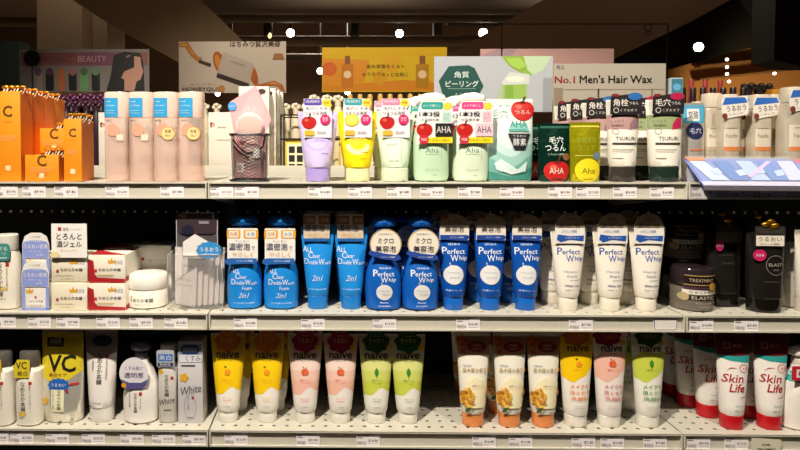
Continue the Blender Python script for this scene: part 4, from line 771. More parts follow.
tri([(0, 0), (.13, 0), (.16, .12), (.02, .14)], '#e07a38', m, .002); tri([(.82, .02), (1, .02), (1, .3), (.88, .26)], '#d84a7a', m, .002); tri([(0, .86), (1, .86), (1, 1), (0, 1)], '#c8c6dc', m, .0014)
for u, v in ((.14, .45), (.34, .5), (.5, .42), (.66, .5)): tri([(u, v), (u+.07, v-.06), (u+.09, v+.14), (u+.02, v+.18)], '#b4cdea', m, .0022)
tri([(.42, .7), (.62, .15), (.66, .15), (.47, .72)], '#c9b4e8', m, .0024)
m.build('printed_design', r, smooth=False, fixn=False)
m = MB(); m.add([v+Vector((0, -.002, .004)) for v in vs], fs, mat('#ffffff', 'clear14')); m.build('plastic_cover', r, fixn=False)
m = MB(); w_ = mat('#d8d8e8', 'clear60')
m.add([bll+Vector((0, 0, 0)), brr, brr+Vector((0, .004, -.008)), bll+Vector((0, .004, -.008))], [(0, 1, 2, 3)], w_)
a, b = tl.copy(), trr.copy()
m.box(a.x+.01, b.x, a.y+.004, a.y+.006, SHELF['t']+.001, a.z, w_); m.build('tray_stand', r, smooth=False)
# ------------------------------------------------------------ price tags
def pricetag(price, w=24, h=13):
    r = thing('price_tag', 'price tag', group='paper price tags on the shelf rails')
    random.seed(price)
    it = [('R', -10.5+k*.01, 9.6-.01*k, -10.5+random.uniform(5, 12), 10.3, '#6a625c') for k in range(1)]
    it += [('R', -10.5, 11, 6, 11.5, '#8a827a'), ('R', -10.5, 8.2, -5, 8.8, '#6a625c'), ('T', price, 5, 5.6, 9, 2.6, '#5a544e'), ('R', 0, 2.6, 10, 2.9, '#8a827a')]
    x = -10.5
    while x < -2.5:
        q = random.uniform(.25, .6); it.append(('R', x, 2, x+q*.7, 5.2, '#7a7470')); x += q+random.uniform(.25, .5)
    mb = MB(); mb.box(-w/2*U*.952, w/2*U*.952, 0, .0006, 0, h*U*.952, mat('#f6eff0', 'paper'))
    art(it, Flat(0), mb=mb, build=False); o = mb.build('tag_paper', r, smooth=False, fixn=False); return r
PT = [pricetag(p) for p in ('$7.80', '$16.80', '$9.90', '$12.50')]; used = [False]*4
RAIL = .0062
def puttags(sh, py, lst):
    for k, (px, w) in enumerate(lst):
        i = (k*7+len(sh+w)) % 4
        o = dup(PT[i]) if used[i] else PT[i]; used[i] = True
        p = at(px, py, RAIL-.0017); o.location = (p.x, RAIL-.0017, SHELF[sh]-.0298); o['label'] = 'price tag on the %s rail, %s' % ({'t': 'top', 'm': 'middle', 'b': 'bottom'}[sh], w)
puttags('t', 190, [(6, 'at the left edge under the tallest orange box'), (34, 'under the small orange box'), (66, 'under the slim orange box'), (117, 'under the first pink bottle'), (172, 'under the third pink bottle'),
    (221.5, 'first right of the left divider'), (247, 'under the wire basket'), (320, 'under the lavender tube'), (360, 'under the bright yellow tube'), (399, 'under the pale mint tube'), (432, 'under the teal tagged pump'), (470, 'under the pink tagged pump'), (512, 'under the mint pouch'), (560, 'under the dark green pouch'), (588, 'under the olive yellow pouch'), (625, 'under the mauve banded clay tube'), (662, 'under the green banded clay tube'),
    (703, 'first right of the right divider'), (741, 'under the left of the blue leaflet tray'), (773, 'under the right of the blue leaflet tray')])
puttags('m', 322, [(4, 'at the left edge below the teal tagged bottle'), (39.5, 'under the blue headed boxes'), (68, 'under the cream gel boxes'), (108, 'under the red and cream boxes'), (141, 'under the round white jar'), (176, 'under the acrylic box'),
    (245.5, 'under the first light blue pump bottle'), (313, 'under the first light blue tube'), (384.5, 'under the left round tagged bottle'), (468, 'between the first two dark blue tubes'), (581, 'under the left white tube'), (701.5, 'under the clear jar'), (746.5, 'under the black ribboned tube')])
puttags('b', 441, [(-3, 'at the left edge of the bottom shelf'), (22, 'under the yellow tagged white bottle'), (57.5, 'under the zip refill pouch'), (93.5, 'under the white tube beside the pouch'), (132, 'under the white foam pump'), (163.5, 'under the slim milky bottle'), (194, 'under the silver carton'),
    (236, 'under the first yellow fruit tube'), (308, 'under the left peach tube'), (368, 'under the first leaf tube'), (484, 'under the first osmanthus tube'), (520.5, 'under the middle osmanthus tube'), (583.5, 'under the large yellow tube'), (612.5, 'under the large pink tube'), (655, 'under the large lime tube'), (698.5, 'first right of the right divider'), (736.5, 'under the left red capped tube')])
r = thing('blank_tag', 'price tag', 'blank white tag with blue outline on the middle rail')
card(rr(-11.5, 0, 11.5, 12.4, 1.5), 0, .3, [('P', rr(-10.8, .7, 10.8, 11.7, 1.2), '#4a5a8a'), ('P', rr(-10.2, 1.3, 10.2, 11.1, 1), '#ece4dc')], 'tag_paper', r, '#ece4dc'); p = at(665, 322, RAIL); r.location = (p.x, RAIL-.0017, SHELF['m']-.0298)
r = thing('treatment_sign', 'sign', 'small cream paper sign reading treatment, hanging over the bottom rail')
card([(-13.5, -4), (13.5, -4), (13.8, 11.5), (-14, 13)], 0, .3, [('T', '4LML', 0, 6.6, 9, 2.2, '#3a3430', {'b': .02}), ('T', 'TREATMENT', 0, 2, 17, 2.4, '#3a3430', {'b': .03})], 'sign_paper', r, '#e0dac0'); p = at(766, 441, -.002); r.location = (p.x, -.003, SHELF['b']-.0298)
# ------------------------------------------------------------ gondola structure
ivory = '#cdc8b8'
def shelf(x0, x1, sh, label, holes=True):
    z = SHELF[sh]; r = thing('store_shelf', 'shelf', label, 'ivory metal store shelves', (x0, 0, z)); mt = mat(ivory, 'paint'); W = x1-x0; D = .300
    m = MB(); p = .0254; gap = .0012; nx = int(W/p); ox = (W-nx*p)/2; nyv = 11; oy = .0118
    rad = .0042
    ang = [math.pi*2*k/8+math.pi/8 for k in range(8)]
    sq = [(.5, .21), (.21, .5), (-.21, .5), (-.5, .21), (-.5, -.21), (-.21, -.5), (.21, -.5), (.5, -.21)]
    for i in range(nx):
        for j in range(nyv):
            cx = ox+(i+.5)*p; cy = oy+(j+.5)*p
            inner = [(cx+rad*math.cos(a), cy+rad*.8*math.sin(a), 0) for a in ang]
            # outer octagon on the cell border
            outer = [(cx+p*.5, cy+p*.5*math.tan(math.pi/8), 0), (cx+p*.5*math.tan(math.pi/8), cy+p*.5, 0), (cx-p*.5*math.tan(math.pi/8), cy+p*.5, 0), (cx-p*.5, cy+p*.5*math.tan(math.pi/8), 0),
                     (cx-p*.5, cy-p*.5*math.tan(math.pi/8), 0), (cx-p*.5*math.tan(math.pi/8), cy-p*.5, 0), (cx+p*.5*math.tan(math.pi/8), cy-p*.5, 0), (cx+p*.5, cy-p*.5*math.tan(math.pi/8), 0)]
            low = [(a, b, -.0012) for a, b, c in inner]
            cor = [(cx+p*.5, cy+p*.5, 0), (cx-p*.5, cy+p*.5, 0), (cx-p*.5, cy-p*.5, 0), (cx+p*.5, cy-p*.5, 0)]
            fs = [(k, (k+1) % 8, 8+(k+1) % 8, 8+k) for k in range(8)]+[(k, 16+k, 16+(k+1) % 8, (k+1) % 8) for k in range(8)]
            fs = [(a, d, c, b) for a, b, c, d in fs[:8]]+fs[8:]
            fs += [(8, 24, 9), (10, 25, 11), (12, 26, 13), (14, 27, 15)]
            m.add(inner+outer+low+cor, fs, mt)
    # solid margins
    e = gap
    for a, b, c, d in ((e, ox, 0, D), (W-ox, W-e, 0, D), (ox, W-ox, 0, oy), (ox, W-ox, oy+nyv*p, D)): m.add([(a, c, 0), (b, c, 0), (b, d, 0), (a, d, 0)], [(0, 1, 2, 3)], mt)
    m.box(e, W-e, 0, .002, -.0025, 0, mt)
    m.build('perforated_deck', r, smooth=False, fixn=False)
    m = MB(); m.box(e, W-e, .0085, D, -.0205, -.02, mat('#12100e', 'matte')); m.build('hole_shade_sheet', r, smooth=False)  # dark sheet added below so the perforations read as shaded
    m = MB(); m.box(e, W-e, RAIL, RAIL+.001, -.030, -.0025, mt); m.box(e, W-e, 0, RAIL+.001, -.0312, -.0298, mt); m.box(e, W-e, 0, .0012, -.0298, -.0283, mt)
    m.build('price_rail', r, smooth=False)
    for s in (0, 1):
        xa = e if s == 0 else W-e-.0028; m = MB(); m.box(xa, xa+.0028, -.0006, .02, -.0315, -.0001, mt, .0006); m.build('end_bracket', r, smooth=False)
    for s in (0, 1):
        xa = .004 if s == 0 else W-.007; m = MB(); m.prism([], 0, 0, mt) if False else m.add([(xa, .03, -.0315), (xa, D, -.07), (xa, D, -.005), (xa, .03, -.005), (xa+.0025, .03, -.0315), (xa+.0025, D, -.07), (xa+.0025, D, -.005), (xa+.0025, .03, -.005)], [(0, 1, 2, 3), (7, 6, 5, 4), (0, 4, 5, 1), (1, 5, 6, 2), (2, 6, 7, 3), (3, 7, 4, 0)], mt); m.build('shelf_bracket', r, smooth=False)
    return r
for a, b, n in ((XL-BAY, XL, 'left'), (XL, XR, 'centre'), (XR, XR+BAY, 'right')):
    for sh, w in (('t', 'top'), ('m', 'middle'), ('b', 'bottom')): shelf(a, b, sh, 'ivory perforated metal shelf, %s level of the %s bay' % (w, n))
def backpanel(a, b, n):
    r = thing('pegboard_panel', 'panel', 'dark pegboard back panel with pale discs for light through the peg holes, %s bay' % n, 'pegboard back panels', (a, .3025, 0))
    m = MB(); m.box(.001, b-a-.001, 0, .012, .0, ZT-.001, mat('#1a1917', 'matte')); m.build('board', r, smooth=False)
    z = at(668, 212.5, .302).z; m = MB(); x = .0127
    def light_disc(xx, z): 
        ps = [(xx+.0034*math.cos(t), z+.0034*math.sin(t)) for t in [2*math.pi*k/8 for k in range(8)]]; m.prism(ps, -.0012, .0002, mat('#f6f2ea', 'plastic'))  # pale solid discs stand in for light shining through the holes
    while x < b-a-.01: light_disc(x, z); x += .0254
    m.build('peg_light_disc', r, smooth=False)['kind'] = 'stuff'
for a, b, n in ((XL-BAY, XL, 'left'), (XL, XR, 'centre'), (XR, XR+BAY, 'right')): backpanel(a, b, n)
for x, n in ((XL-BAY, 'far left'), (XL, 'left'), (XR, 'right'), (XR+BAY, 'far right')):
    r = thing('gondola_upright', 'post', 'dark slotted metal post of the gondola, %s' % n, None, (x, .296, 0))
    m = MB(); m.box(-.012, .012, -.002, .0048, 0, ZT-.006, mat('#26231f', 'paint')); m.build('post', r, smooth=False)
r = thing('plinth', 'plinth', 'ivory plinth of the gondola near the floor'); m = MB(); m.box(XL-BAY, XR+BAY, .0, .30, .0, .15, mat(ivory, 'paint')); m.build('deck_box', r, smooth=False)
# other side of the gondola: back stop, deck and goods
zb = at(300, 165.5, .33).z
for a, b, n in ((XL-BAY, XL, 'left'), (XL, XR, 'centre'), (XR, XR+BAY, 'right')):
    r = thing('rear_shelf', 'shelf', 'ivory shelf on the other side of the gondola, %s bay' % n, 'rear shelves', (a, .326, ZT)); mt = mat(ivory, 'paint')
    m = MB(); m.box(.001, b-a-.001, 0, .002, -.002, (zb-ZT), mt); m.build('back_stop', r, smooth=False)
    m = MB(); m.box(.001, b-a-.001, .002, .31, -.012, -.002, mt); m.build('deck', r, smooth=False)
ZR = ZT-.0015
def rear(o, px, Y, label, rz=0, dz=0):
    p = at(px, 140, Y-DEPTH.get(o.name, 0)); o.location = (p.x, Y, ZR+dz); o.rotation_euler = (0, 0, rz); o['label'] = label; return o
def topz(py, Y): return (at(400, py, Y).z-ZR)/U
# white cartons with a portrait behind the pink bottles
def whitebox(W, H, D, port=True):
    it = [('R', -W*.2, H*.55, W*.3, H*.57, '#b8b0a4')]
    if port: it = [('R', -W*.48, H*.7, -W*.48+9, H*.7+13, '#f0dcd0'), ('P', blob(-W*.48+4, H*.7+8, 3, 3, .6), '#6a3a2a'), ('P', blob(-W*.48+5, H*.7+7, 2, 3, .2), '#e0a890'), ('T', 'HAIR COLOR', 0, H*.76, W*.3, 2.2, '#3a3430')]+it
    return carton('hair_colour_carton', 'box', W, H, D, '#d8d2c4', it, 'white cartons on the rear shelf')
Y = .375; wb = whitebox(34, topz(112, Y-.02), 20)
rear(wb, 222, Y, 'white carton with a small portrait, seen between pink bottle and basket')
q = dup(wb); rear(q, 112, Y, 'white carton with a small portrait behind the first pink bottle')
for k, px in enumerate((142, 170)): q = dup(wb); rear(q, px+4, Y, 'white carton behind the %s pink bottle' % ('second', 'third')[k])
Y = .37; wc = carton('face_mask_carton', 'box', 38, topz(86, Y-.02), 18, '#e2dccf', [('P', ell(10, topz(92, Y)-0, 5, 3.4, 16), '#4a2a20'), ('P', ell(6, topz(95, Y), 3.5, 2.6, 16), '#5a3a2a'), ('R', -14, 60, 0, 61, '#a8a094')], 'white mask cartons')
rear(wc, 254, Y, 'tall white carton with dark oval print behind the wire basket')
for k in range(3):
    q = dup(wc); rear(q, 258+4*k+3, Y+.045*(k+1), 'tall white carton, %s behind the printed front one' % ('first', 'second', 'third')[k])
# black wire display rack with hair colour boxes
r = thing('wire_rack', 'rack', 'black wire display rack behind the lavender tube')
m = MB(); p0 = at(281, 165, .35); p1 = at(345, 165, .35); z1 = at(281, 115, .35).z; zm = at(281, 139, .35).z
for y in (.35, .46):
    for x in (p0.x, p1.x): m.box(x-.0018, x+.0018, y-.0018, y+.0018, ZR+.0005, z1, bkp)
    for z in (zm, z1): m.box(p0.x, p1.x, y-.0015, y+.0015, z-.0018, z+.0018, bkp)
for x in (p0.x, p1.x):
    for z in (zm, z1): m.box(x-.0015, x+.0015, .35, .46, z-.0015, z+.0015, bkp)
m.build('wire_frame', r, smooth=False)
def dyebox(col, label):
    o = carton('hair_colour_carton', 'box', 27, topz(140, .37), 22, col, [('R', -11, 2+0, 11, 40-0, '#f0e8b8')]+[('P', rr(-9+10*a, 6+11*b, -1.5+10*a, 14.5+11*b, .8), '#1f1c22') for a in (0, 1) for b in (0, 1, 2)]+[('R', -12, 43, 12, 46, '#c8962a')], 'hair colour boxes with dark swatches'); return o
d = dyebox('#d8b832', ''); rear(d, 296, .375, 'yellow hair colour box with dark swatches, inside the wire rack', 0)
for k, px in enumerate((350, 380, 410)):
    q = dup(d); rear(q, px, .385+.002*k, 'yellow hair colour box with dark swatches, %s' % ('between lavender and yellow tubes', 'behind the bright yellow tube', 'behind the pale mint tube')[k])
# crowd of small bottles on the rear shelf
def capbottle(c1, c2, H, W=6, name='small_bottle', grp='', bumps=False):
    r = thing(name, 'bottle', group=grp)
    m = MB(); m.loft(scale([(0, W*.9, W*.9), (1, W, W), (H*.72, W, W), (H*.8, W*.5, W*.5), (H*.82, W*.5, W*.5)]), mat(c1, 'plastic'), 2, 16); m.build('bottle_body', r)
    m = MB()
    if bumps:
        random.seed(int(H)); 
        for k in range(7):
            a = k*2.399; m.ball((W*.6*math.cos(a)*U, W*.6*math.sin(a)*U, (H*.88+2*math.sin(k))*U), W*.5*U, W*.5*U, W*.45*U, mat(c2, 'plastic'), 10, 6)
        m.loft(scale([(H*.8, W*.6, W*.6), (H*.9, W*.7, W*.7)]), mat(c2, 'plastic'), 2, 12)
    else: m.loft(scale([(H*.82, W*.62, W*.62), (H*.98, W*.6, W*.6), (H, W*.5, W*.5)]), mat(c2, 'plastic'), 2, 14)
    m.build('cap', r); return r
ORD = 'first second third fourth fifth sixth seventh eighth ninth'.split()
def crowd(c1, c2, W, xs, py, Y, grp, desc, bumps=False):
    base = capbottle(c1, c2, topz(py, Y), W, grp=grp, bumps=bumps)
    for k, px in enumerate(xs):
        q = base if k == 0 else dup(base); rear(q, px, Y+.006*(k % 3), desc.replace('one of the', ORD[k]+' from the left of the'), dz=0)
g1 = 'dark purple capped bottles'; crowd('#2c1c26', '#5a2a4a', 7, [52, 62, 72, 82, 92, 102], 86, .44, g1, 'one of the dark purple bottles in the row behind the orange boxes', True)
crowd('#2c1c26', '#3a2030', 7, [57, 67, 77, 87, 97], 94, .40, 'darker purple capped bottles', 'one of the near black bottles before the purple row', True)
crowd('#e8dcd4', '#c02468', 8, [124, 142, 160, 178], 88, .46, 'magenta capped bottles', 'one of the magenta capped white bottles behind the pink lotion bottles', True)
crowd('#cfc4a8', '#d8cfb4', 6.5, [205, 217, 286, 296, 306], 97, .5, 'ivory capped bottles', 'one of the ivory capped bottles behind basket and lavender tube', True)
crowd('#d8cca8', '#e0d6bc', 7.5, [314, 327, 338], 88, .52, 'taller ivory capped bottles', 'one of the taller ivory capped bottles behind the lavender and yellow tubes', True)
crowd('#c88a30', '#caa050', 6, [350+10*k for k in range(9)], 94, .55, 'amber bottles', 'one of the amber bottles in a row below the yellow sign')
crowd('#3a1f20', '#2a1a1c', 6, [672+10*k for k in range(8)], 88, .42, 'dark brown bottles', 'one of the dark brown bottles behind the white lotion caps')
crowd('#1d1816', '#2a2522', 8, [747, 757, 765], 76, .46, 'black round capped bottles', 'one of the black round capped bottles behind the lotion bottles', True)
crowd('#7a3030', '#b04038', 5, [690, 704, 719], 80, .5, 'red capped bottles', 'one of the red capped bottles behind the dark brown ones')
o = carton('cotton_pack', 'box', 15, topz(79, .4), 14, '#b8c8cc', [('R', -7, topz(96, .4), 7, topz(80, .4), '#3f7f94'), ('E', 0, topz(88, .4), 5, 4.5, '#6ab0d8')], label='pale blue pack with a round blue mark right of the hair wax sign'); rear(o, 676, .4, o['label'])
o = carton('gift_box', 'box', 12, topz(88, .4), 14, '#e0952a', [('R', -5, 60, 5, 90, '#f0b040')], label='small orange box behind the tagged lotion bottles'); rear(o, 776, .45, o['label'])
crowd('#1a1715', '#2a2522', 9, [532, 560, 590, 620, 650], 135, .37, 'black pots', 'one of the black pots behind pouches and clay tubes')
# ------------------------------------------------------------ signs
def sign(name, label, x0, y0, x1, y1, Y, items, paper, foot=True, th=.004, botz=None):
    r = thing(name, 'sign', label); a = at(x0, y1, Y); b = at(x1, y0, Y); ppx = (b.x-a.x)/(x1-x0); s = ppx/U
    r.location = ((a.x+b.x)/2, Y, a.z); W = (x1-x0)/2; H = y1-y0
    bz = botz if botz is not None else a.z
    m = MB(); m.box(-W*ppx, W*ppx, 0, th, 0, H*ppx, mat(paper, 'paper')); m.build('board', r, smooth=False)
    k = [ ]
    mb = MB(); art(items, Flat(0), mb=mb, build=False)
    mb.v = [(v[0]*s, v[1], v[2]*s) for v in mb.v]; mb.build('printed_design', r, smooth=False, fixn=False)
    if foot:
        m = MB()
        for x in (-.6, .6): m.box(x*W*ppx-.003, x*W*ppx+.003, th, th+.006, bz-a.z, .02, mat('#2a2622', 'metal'))
        m.build('sign_post', r, smooth=False)
    return r
def bottleart(cx, cz, w, h, col, cap):
    return [('P', rr(cx-w/2, cz-h/2, cx+w/2, cz+h*.25, 2), col), ('R', cx-w*.22, cz+h*.25, cx+w*.22, cz+h*.5, cap), ('E', cx, cz-h*.08, w*.32, w*.32, '#ecd0a8')]
sign('hanging_sign', 'yellow sign with two golden bottles and Japanese lettering', 322, 47.5, 447, 92, 2.1,
     [('P', [(-62, 1), (62, 1), (62, 8), (20, 12), (-62, 6)], '#d8891e'), ('P', [(-62, 6), (-20, 10), (-15, 32), (-62, 34)], '#dd9226'), ('P', [(-62, 36), (62, 37), (62, 43), (-62, 43.5)], '#d9b012'), ('P', blob(8, 28, 9, 5, 1.5), '#dca81c'), ('P', blob(-5, 14, 7, 5, 1.5), '#d8a01e'), ('P', ell(-55, 23, 7.5, 7, 24), '#d2672a')]
     +bottleart(-37, 20, 12, 32, '#c67a1c', '#8a5a2a')+bottleart(38, 20, 13, 32, '#b8851a', '#8a5a2a')+[('T', '金木犀香るミスト', 1, 25.5, 38, 4, '#6a4a1c'), ('T', 'おうちでほっとな朝に', 1, 17.5, 46, 4, '#6a4a1c')], '#d8b414', botz=1.46)
sign('hanging_sign', 'white sign showing an amber honey bottle with a honey swirl', 179, 42, 286, 93, 1.9,
     [('P', [(-53, 50), (-44, 50.5), (-38, 40), (-31, 33), (-34, 30), (-41, 36), (-47, 45), (-53, 46)], '#b8762a'), ('P', [(-52, 48.5), (-46, 48.5), (-40, 39), (-38, 38), (-45, 46.8), (-52, 47.4)], '#dca85a'), ('P', [(-33, 36), (-31, 36), (-29, 30), (-31, 29)], '#8a8078'), ('P', [(-33, 33), (-21, 29), (-22, 25.5), (-34, 30)], '#3f342c'),
      ('P', [(-13+6*math.cos(t)*.9-11*math.sin(t)*.3, 30+11*math.sin(t)+6*math.cos(t)*.3) for t in [2*math.pi*q/24 for q in range(24)]], '#a85a20'), ('P', [(-14+3*math.cos(t)*.9-8*math.sin(t)*.3, 30+8*math.sin(t)+3*math.cos(t)*.3) for t in [2*math.pi*q/24 for q in range(24)]], '#c8843a'), ('P', [(21+4*math.cos(t)*.9-11*math.sin(t)*.3, 18+11*math.sin(t)+4*math.cos(t)*.3) for t in [2*math.pi*q/24 for q in range(24)]], '#a85a20'),
      ('P', [(-9, 41), (22, 28.5), (17, 9), (-15, 20)], '#b3a59b'), ('P', [(-15, 20), (17, 9), (16, 4.5), (-16, 15.5)], '#352a26'), ('P', [(24, 8), (33, 10), (42, 12), (50, 8), (53, 1), (49, 1), (46, 6), (40, 7.5), (34, 6), (26, 4)], '#b0662a'), ('P', [(34, 9), (42, 10.5), (48, 7), (42, 9)], '#dca060'), ('P', [(40, 33), (52, 33), (50, 39), (42, 39)], '#9a6a3a'), ('T', 'はちみつ贅沢美容', 23, 48.5, 50, 6, '#3a3028', {'b': .02}), ('T', 'HONEYQUE', -31, 3.6, 38, 4, '#4a4038', {'b': .02}), ('T', 'シャンプー', -29, 8.6, 26, 2, '#4a4038'), ('E', -11, 4, 3.6, 3.6, '#b8824a'), ('T', 'HONEY', 6, 29, 16, 2, '#8a8078', {'r': -.35})], '#c2b6a8', botz=1.46)
itm = [('R', -63, 26, 63, 39, '#74443e'), ('R', -2, 26, 30, 39, '#683a4a'), ('T', '時めきさんご', -30, 32.5, 36, 6, '#4a3028'), ('T', 'BEAUTY', 8, 32.5, 28, 6, '#b88a98', {'b': -.01})]
for k, c in enumerate(('#8a7a70', '#14100f', '#a05a34', '#14100f', '#5a8a50', '#14100f')):
    x = -46+11.5*k; itm += [('P', rr(x-4, 1, x+4, 20, 2), c), ('E', x, 20, 3.6, 4, ('#5a3a50', '#4a2a44', '#a05a34', '#8a5a50', '#3a5a34', '#5a7a50')[k])]
itm += [('P', [(22, 1), (26, 14), (30, 36), (40, 39.5), (56, 38), (59, 28), (60, 1)], '#100c0c'), ('P', [(40, 1), (40, 12), (36, 14), (38, 30), (44, 36), (56, 34), (57, 26), (59, 20), (56, 12), (52, 10), (50, 1)], '#b0806a'), ('P', [(34, 30), (50, 37), (50, 24), (40, 20), (34, 8)], '#140f0f')]
r = sign('hanging_sign', 'dim sign with six round bottles and a dark haired woman at the left', 20, 50, 149, 92, .95, itm, '#6e6660', botz=ZT-.0)
r2 = thing('round_tag', 'sign', 'black round tag in front of the dim sign at the left'); m = MB(); p = at(31, 58, .93); m.prism([((10.5*math.cos(t))*U*1.35, (10.5*math.sin(t))*U*1.35) for t in [2*math.pi*k/28 for k in range(28)]], 0, .003, mat('#0c0a0a', 'plastic')); m.box(-.001, .001, .0, .002, -(p.z-ZR)+.001, -10*U, mat('#0c0a0a', 'plastic')); m.build('disc', r2, smooth=False); r2.location = (p.x, .935, p.z)
for k, (px) in enumerate((60,)): pass
gy = .42
hexp = [(-46, 30), (-34, 47), (-23, 46), (-11, 46), (2-8, 30), (-13, 16), (-40, 14)]
sign('header_board', 'pale grey sign with lime slices and a dark green hexagon', 434, 56, 553, 112, gy,
     [('P', [(8, 56), (40, 56), (56, 56), (44, 40), (38, 37), (28, 39), (16, 46)], '#86ac3c'), ('P', [(30, 56), (58, 56), (50, 42), (40, 37), (34, 42)], '#b8cca8'), ('P', [(2, 0), (34, 0), (35, 30), (20, 34), (8, 30), (3, 14)], '#a8b89a'), ('R', 10, 0, 33, 31, '#93b555'), ('R', 12, 0, 20, 31, '#7fa63e'), ('P', [(8, 30), (16, 40), (36, 38), (36, 28), (10, 27)], '#c8cec6'), ('P', ell(22, 33, 9, 3, 20), '#d8e0cf'), ('P', [(12, 54), (26, 54), (34, 46), (26, 42), (18, 46)], '#9cc24e'),
      ('P', [(-55, 31), (-45, 46), (-25, 47), (-19, 44), (-10, 26), (-20, 8), (-48, 8)], '#124a42'), ('T', '角質', -32, 37.5, 15, 6.5, '#d8e4dc', {'b': .02}), ('T', 'ピーリング', -31.5, 28.3, 33, 6.5, '#e4ece4', {'b': .03}), ('R', -46, 23.2, -18, 23.6, '#9ab8a8'), ('T', 'AHA', -31, 16, 18, 6, '#8aa898')], '#aeb2b8', botz=ZT)
sign('hanging_sign', 'pale pink sign board behind the hair wax sign', 480, 48.5, 614, 100, 1.0, [('R', -60, 42, -5, 44, '#c89088'), ('P', [(-66, 45), (-50, 51), (-30, 51), (-40, 40)], '#b89aa0')], '#d8a8a0', botz=ZT)
sign('header_board', 'beige hair wax sign with red and black English lettering', 553, 62.5, 666, 135, .38, [('R', -56, 0, -47, 48, '#8a7a66'), ('T', 'No.1', -45.5, 56, 20, 7, '#8a1418'), ('T', 'No.1', -45, 56.3, 20, 7, '#8a1418'), ('T', "Men's Hair Wax", 6, 56.5, 73, 7.8, '#14100f'), ('T', "Men's Hair Wax", 6.5, 56.5, 73, 7.8, '#14100f'), ('T', "Men's Hair Wax", 6.2, 56.9, 73, 7.8, '#14100f'), ('R', -46, 46, 56, 46.6, '#8f8474'), ('R', -12, 38, -10.5, 47, '#3a342c'), ('R', 42, 38, 43.5, 47, '#7a7060'), ('T', '売上', -50, 69, 8, 4, '#4a4068')], '#a9a091', botz=ZT)
# wire sign frame with ring
r = thing('sign_frame', 'frame', 'thin black wire frame standing behind the hair wax sign')
m = MB(); Y = .45; fr = mat('#120f0e', 'metal')
P0, P1, P2, P3 = at(501, 140, Y), at(502, 24, Y), at(668, 24, Y), at(668, 140, Y); P0.z = P3.z = ZR+.0005
P0.x = P1.x; P3.x = P2.x
for a, b in ((P0, P1), (P1, P2), (P2, P3)): m.sweep([a, b], .0018, fr, 8)
m.build('wire', r)
c = at(648, 27, Y-.003); m = MB()
for cz, rd in ((0, 4), (-6.5, 2.4)):
    rs = []
    for k in range(19):
        a = 2*math.pi*k/18; rc = Vector((c.x+rd*U*1.2*math.cos(a), c.y, c.z+cz*U*1.25+rd*U*1.2*math.sin(a))); n = Vector((math.cos(a), 0, math.sin(a))); rs.append([rc+(n*math.cos(t)+Vector((0, 1, 0))*math.sin(t))*.0012 for t in [2*math.pi*q/6 for q in range(6)]])
    m.rings(rs, fr, (False, False))
m.build('ring', r)
# ------------------------------------------------------------ the store beyond
def struct(name, mb): o = mb.build(name, None, smooth=False); o['kind'] = 'structure'; return o
m = MB(); m.box(-7, 8, -3.2, 9.5, -.05, 0, mat('#8a7c6c', 'paint')); struct('floor', m)
m = MB(); m.box(-7, 8, -3.2, 9.5, 3.7, 3.8, mat('#a58e78', 'matte')); struct('ceiling', m)
m = MB(); m.box(-7, 8, 9.5, 9.6, 0, 3.7, mat('#7a6250', 'matte')); struct('wall_back', m)
m = MB(); m.box(-7.1, -7, -3.2, 9.5, 0, 3.7, mat('#4a3c30', 'matte')); struct('wall_left', m)
m = MB(); m.box(8, 8.1, -3.2, 9.5, 0, 3.7, mat('#4a3626', 'matte')); struct('wall_right', m)
m = MB(); m.box(-7, 8, -3.3, -3.2, 0, 3.7, mat('#3a322a', 'matte')); struct('wall_front', m)
def poly3(name, pts, Y, th, col, kind='matte', lab=None, cat=None):
    ps = [at(x, y, Y) for x, y in pts]; m = MB(); m.prism([(p.x, p.z) for p in ps], Y, Y+th, mat(col, kind)); o = m.build(name, None, smooth=False)
    if lab: tag(o, lab, cat)
    else: o['kind'] = 'structure'
    return o
poly3('trim_1', [(37, 92), (82, 92), (82, -20), (37, -20)], 4.2, .5, '#9a8268')
poly3('trim_2', [(82, 92), (107, 92), (107, -20), (82, -20)], 4.45, .5, '#86705a')
poly3('trim_3', [(108, 23), (182, 64), (182, 72), (262, 62), (236, 34), (192, -8), (60, -8)], 3.4, .25, '#a0876c')
poly3('trim_4', [(440, 60), (505, 70), (612, 60), (690, 22), (745, -8), (560, -10)], 3.6, .25, '#8a6a52')
poly3('trim_5', [(600, 75), (668, 69), (788, 38), (800, 34), (830, 20), (830, -10), (748, -10), (690, 23), (612, 61)], 3.7, .3, '#0c0a08')
poly3('trim_6', [(774, 60), (800, 66), (840, 66), (840, -12), (776, -12)], 2.6, .2, '#100c0a')
poly3('trim_7', [(-10, 120), (19, 120), (19, 41), (-10, 41)], 1.6, .1, '#15221c')
poly3('trim_8', [(668, 110), (830, 110), (830, 25), (788, 36), (668, 70)], 3.95, .1, '#a8763c')
for k, (yy, c) in enumerate(((79, '#7a5426'), (66, '#7a5426'))): poly3('trim_%d' % (9+k), [(700, yy+1), (830, yy-13), (830, yy-15), (700, yy-.6)], 3.85, .08, c)
def duct(px0, px1, py, Y, rad, col, lab):
    a = at(px0, py, Y); b = at(px1, py, Y); m = MB(); rs = []
    m.sweep([a, b], rad, mat(col, 'matte'), 16); o = m.build('ceiling_duct'); tag(o, lab, 'duct')
duct(190, 560, 4, 4.6, .10, '#54483c', 'long pale ceiling duct at the very top of the photo')
duct(200, 560, 17, 4.9, .06, '#54483c', 'thinner ceiling duct below the topmost one')
duct(225, 520, 41, 5.2, .055, '#6e5e4e', 'ceiling pipe just above the yellow sign')
duct(230, 520, 58, 5.6, .05, '#4a4036', 'dark ceiling pipe behind the yellow sign')
duct(-20, 120, 22, 5.2, .05, '#6a5844', 'ceiling pipe at the far left')
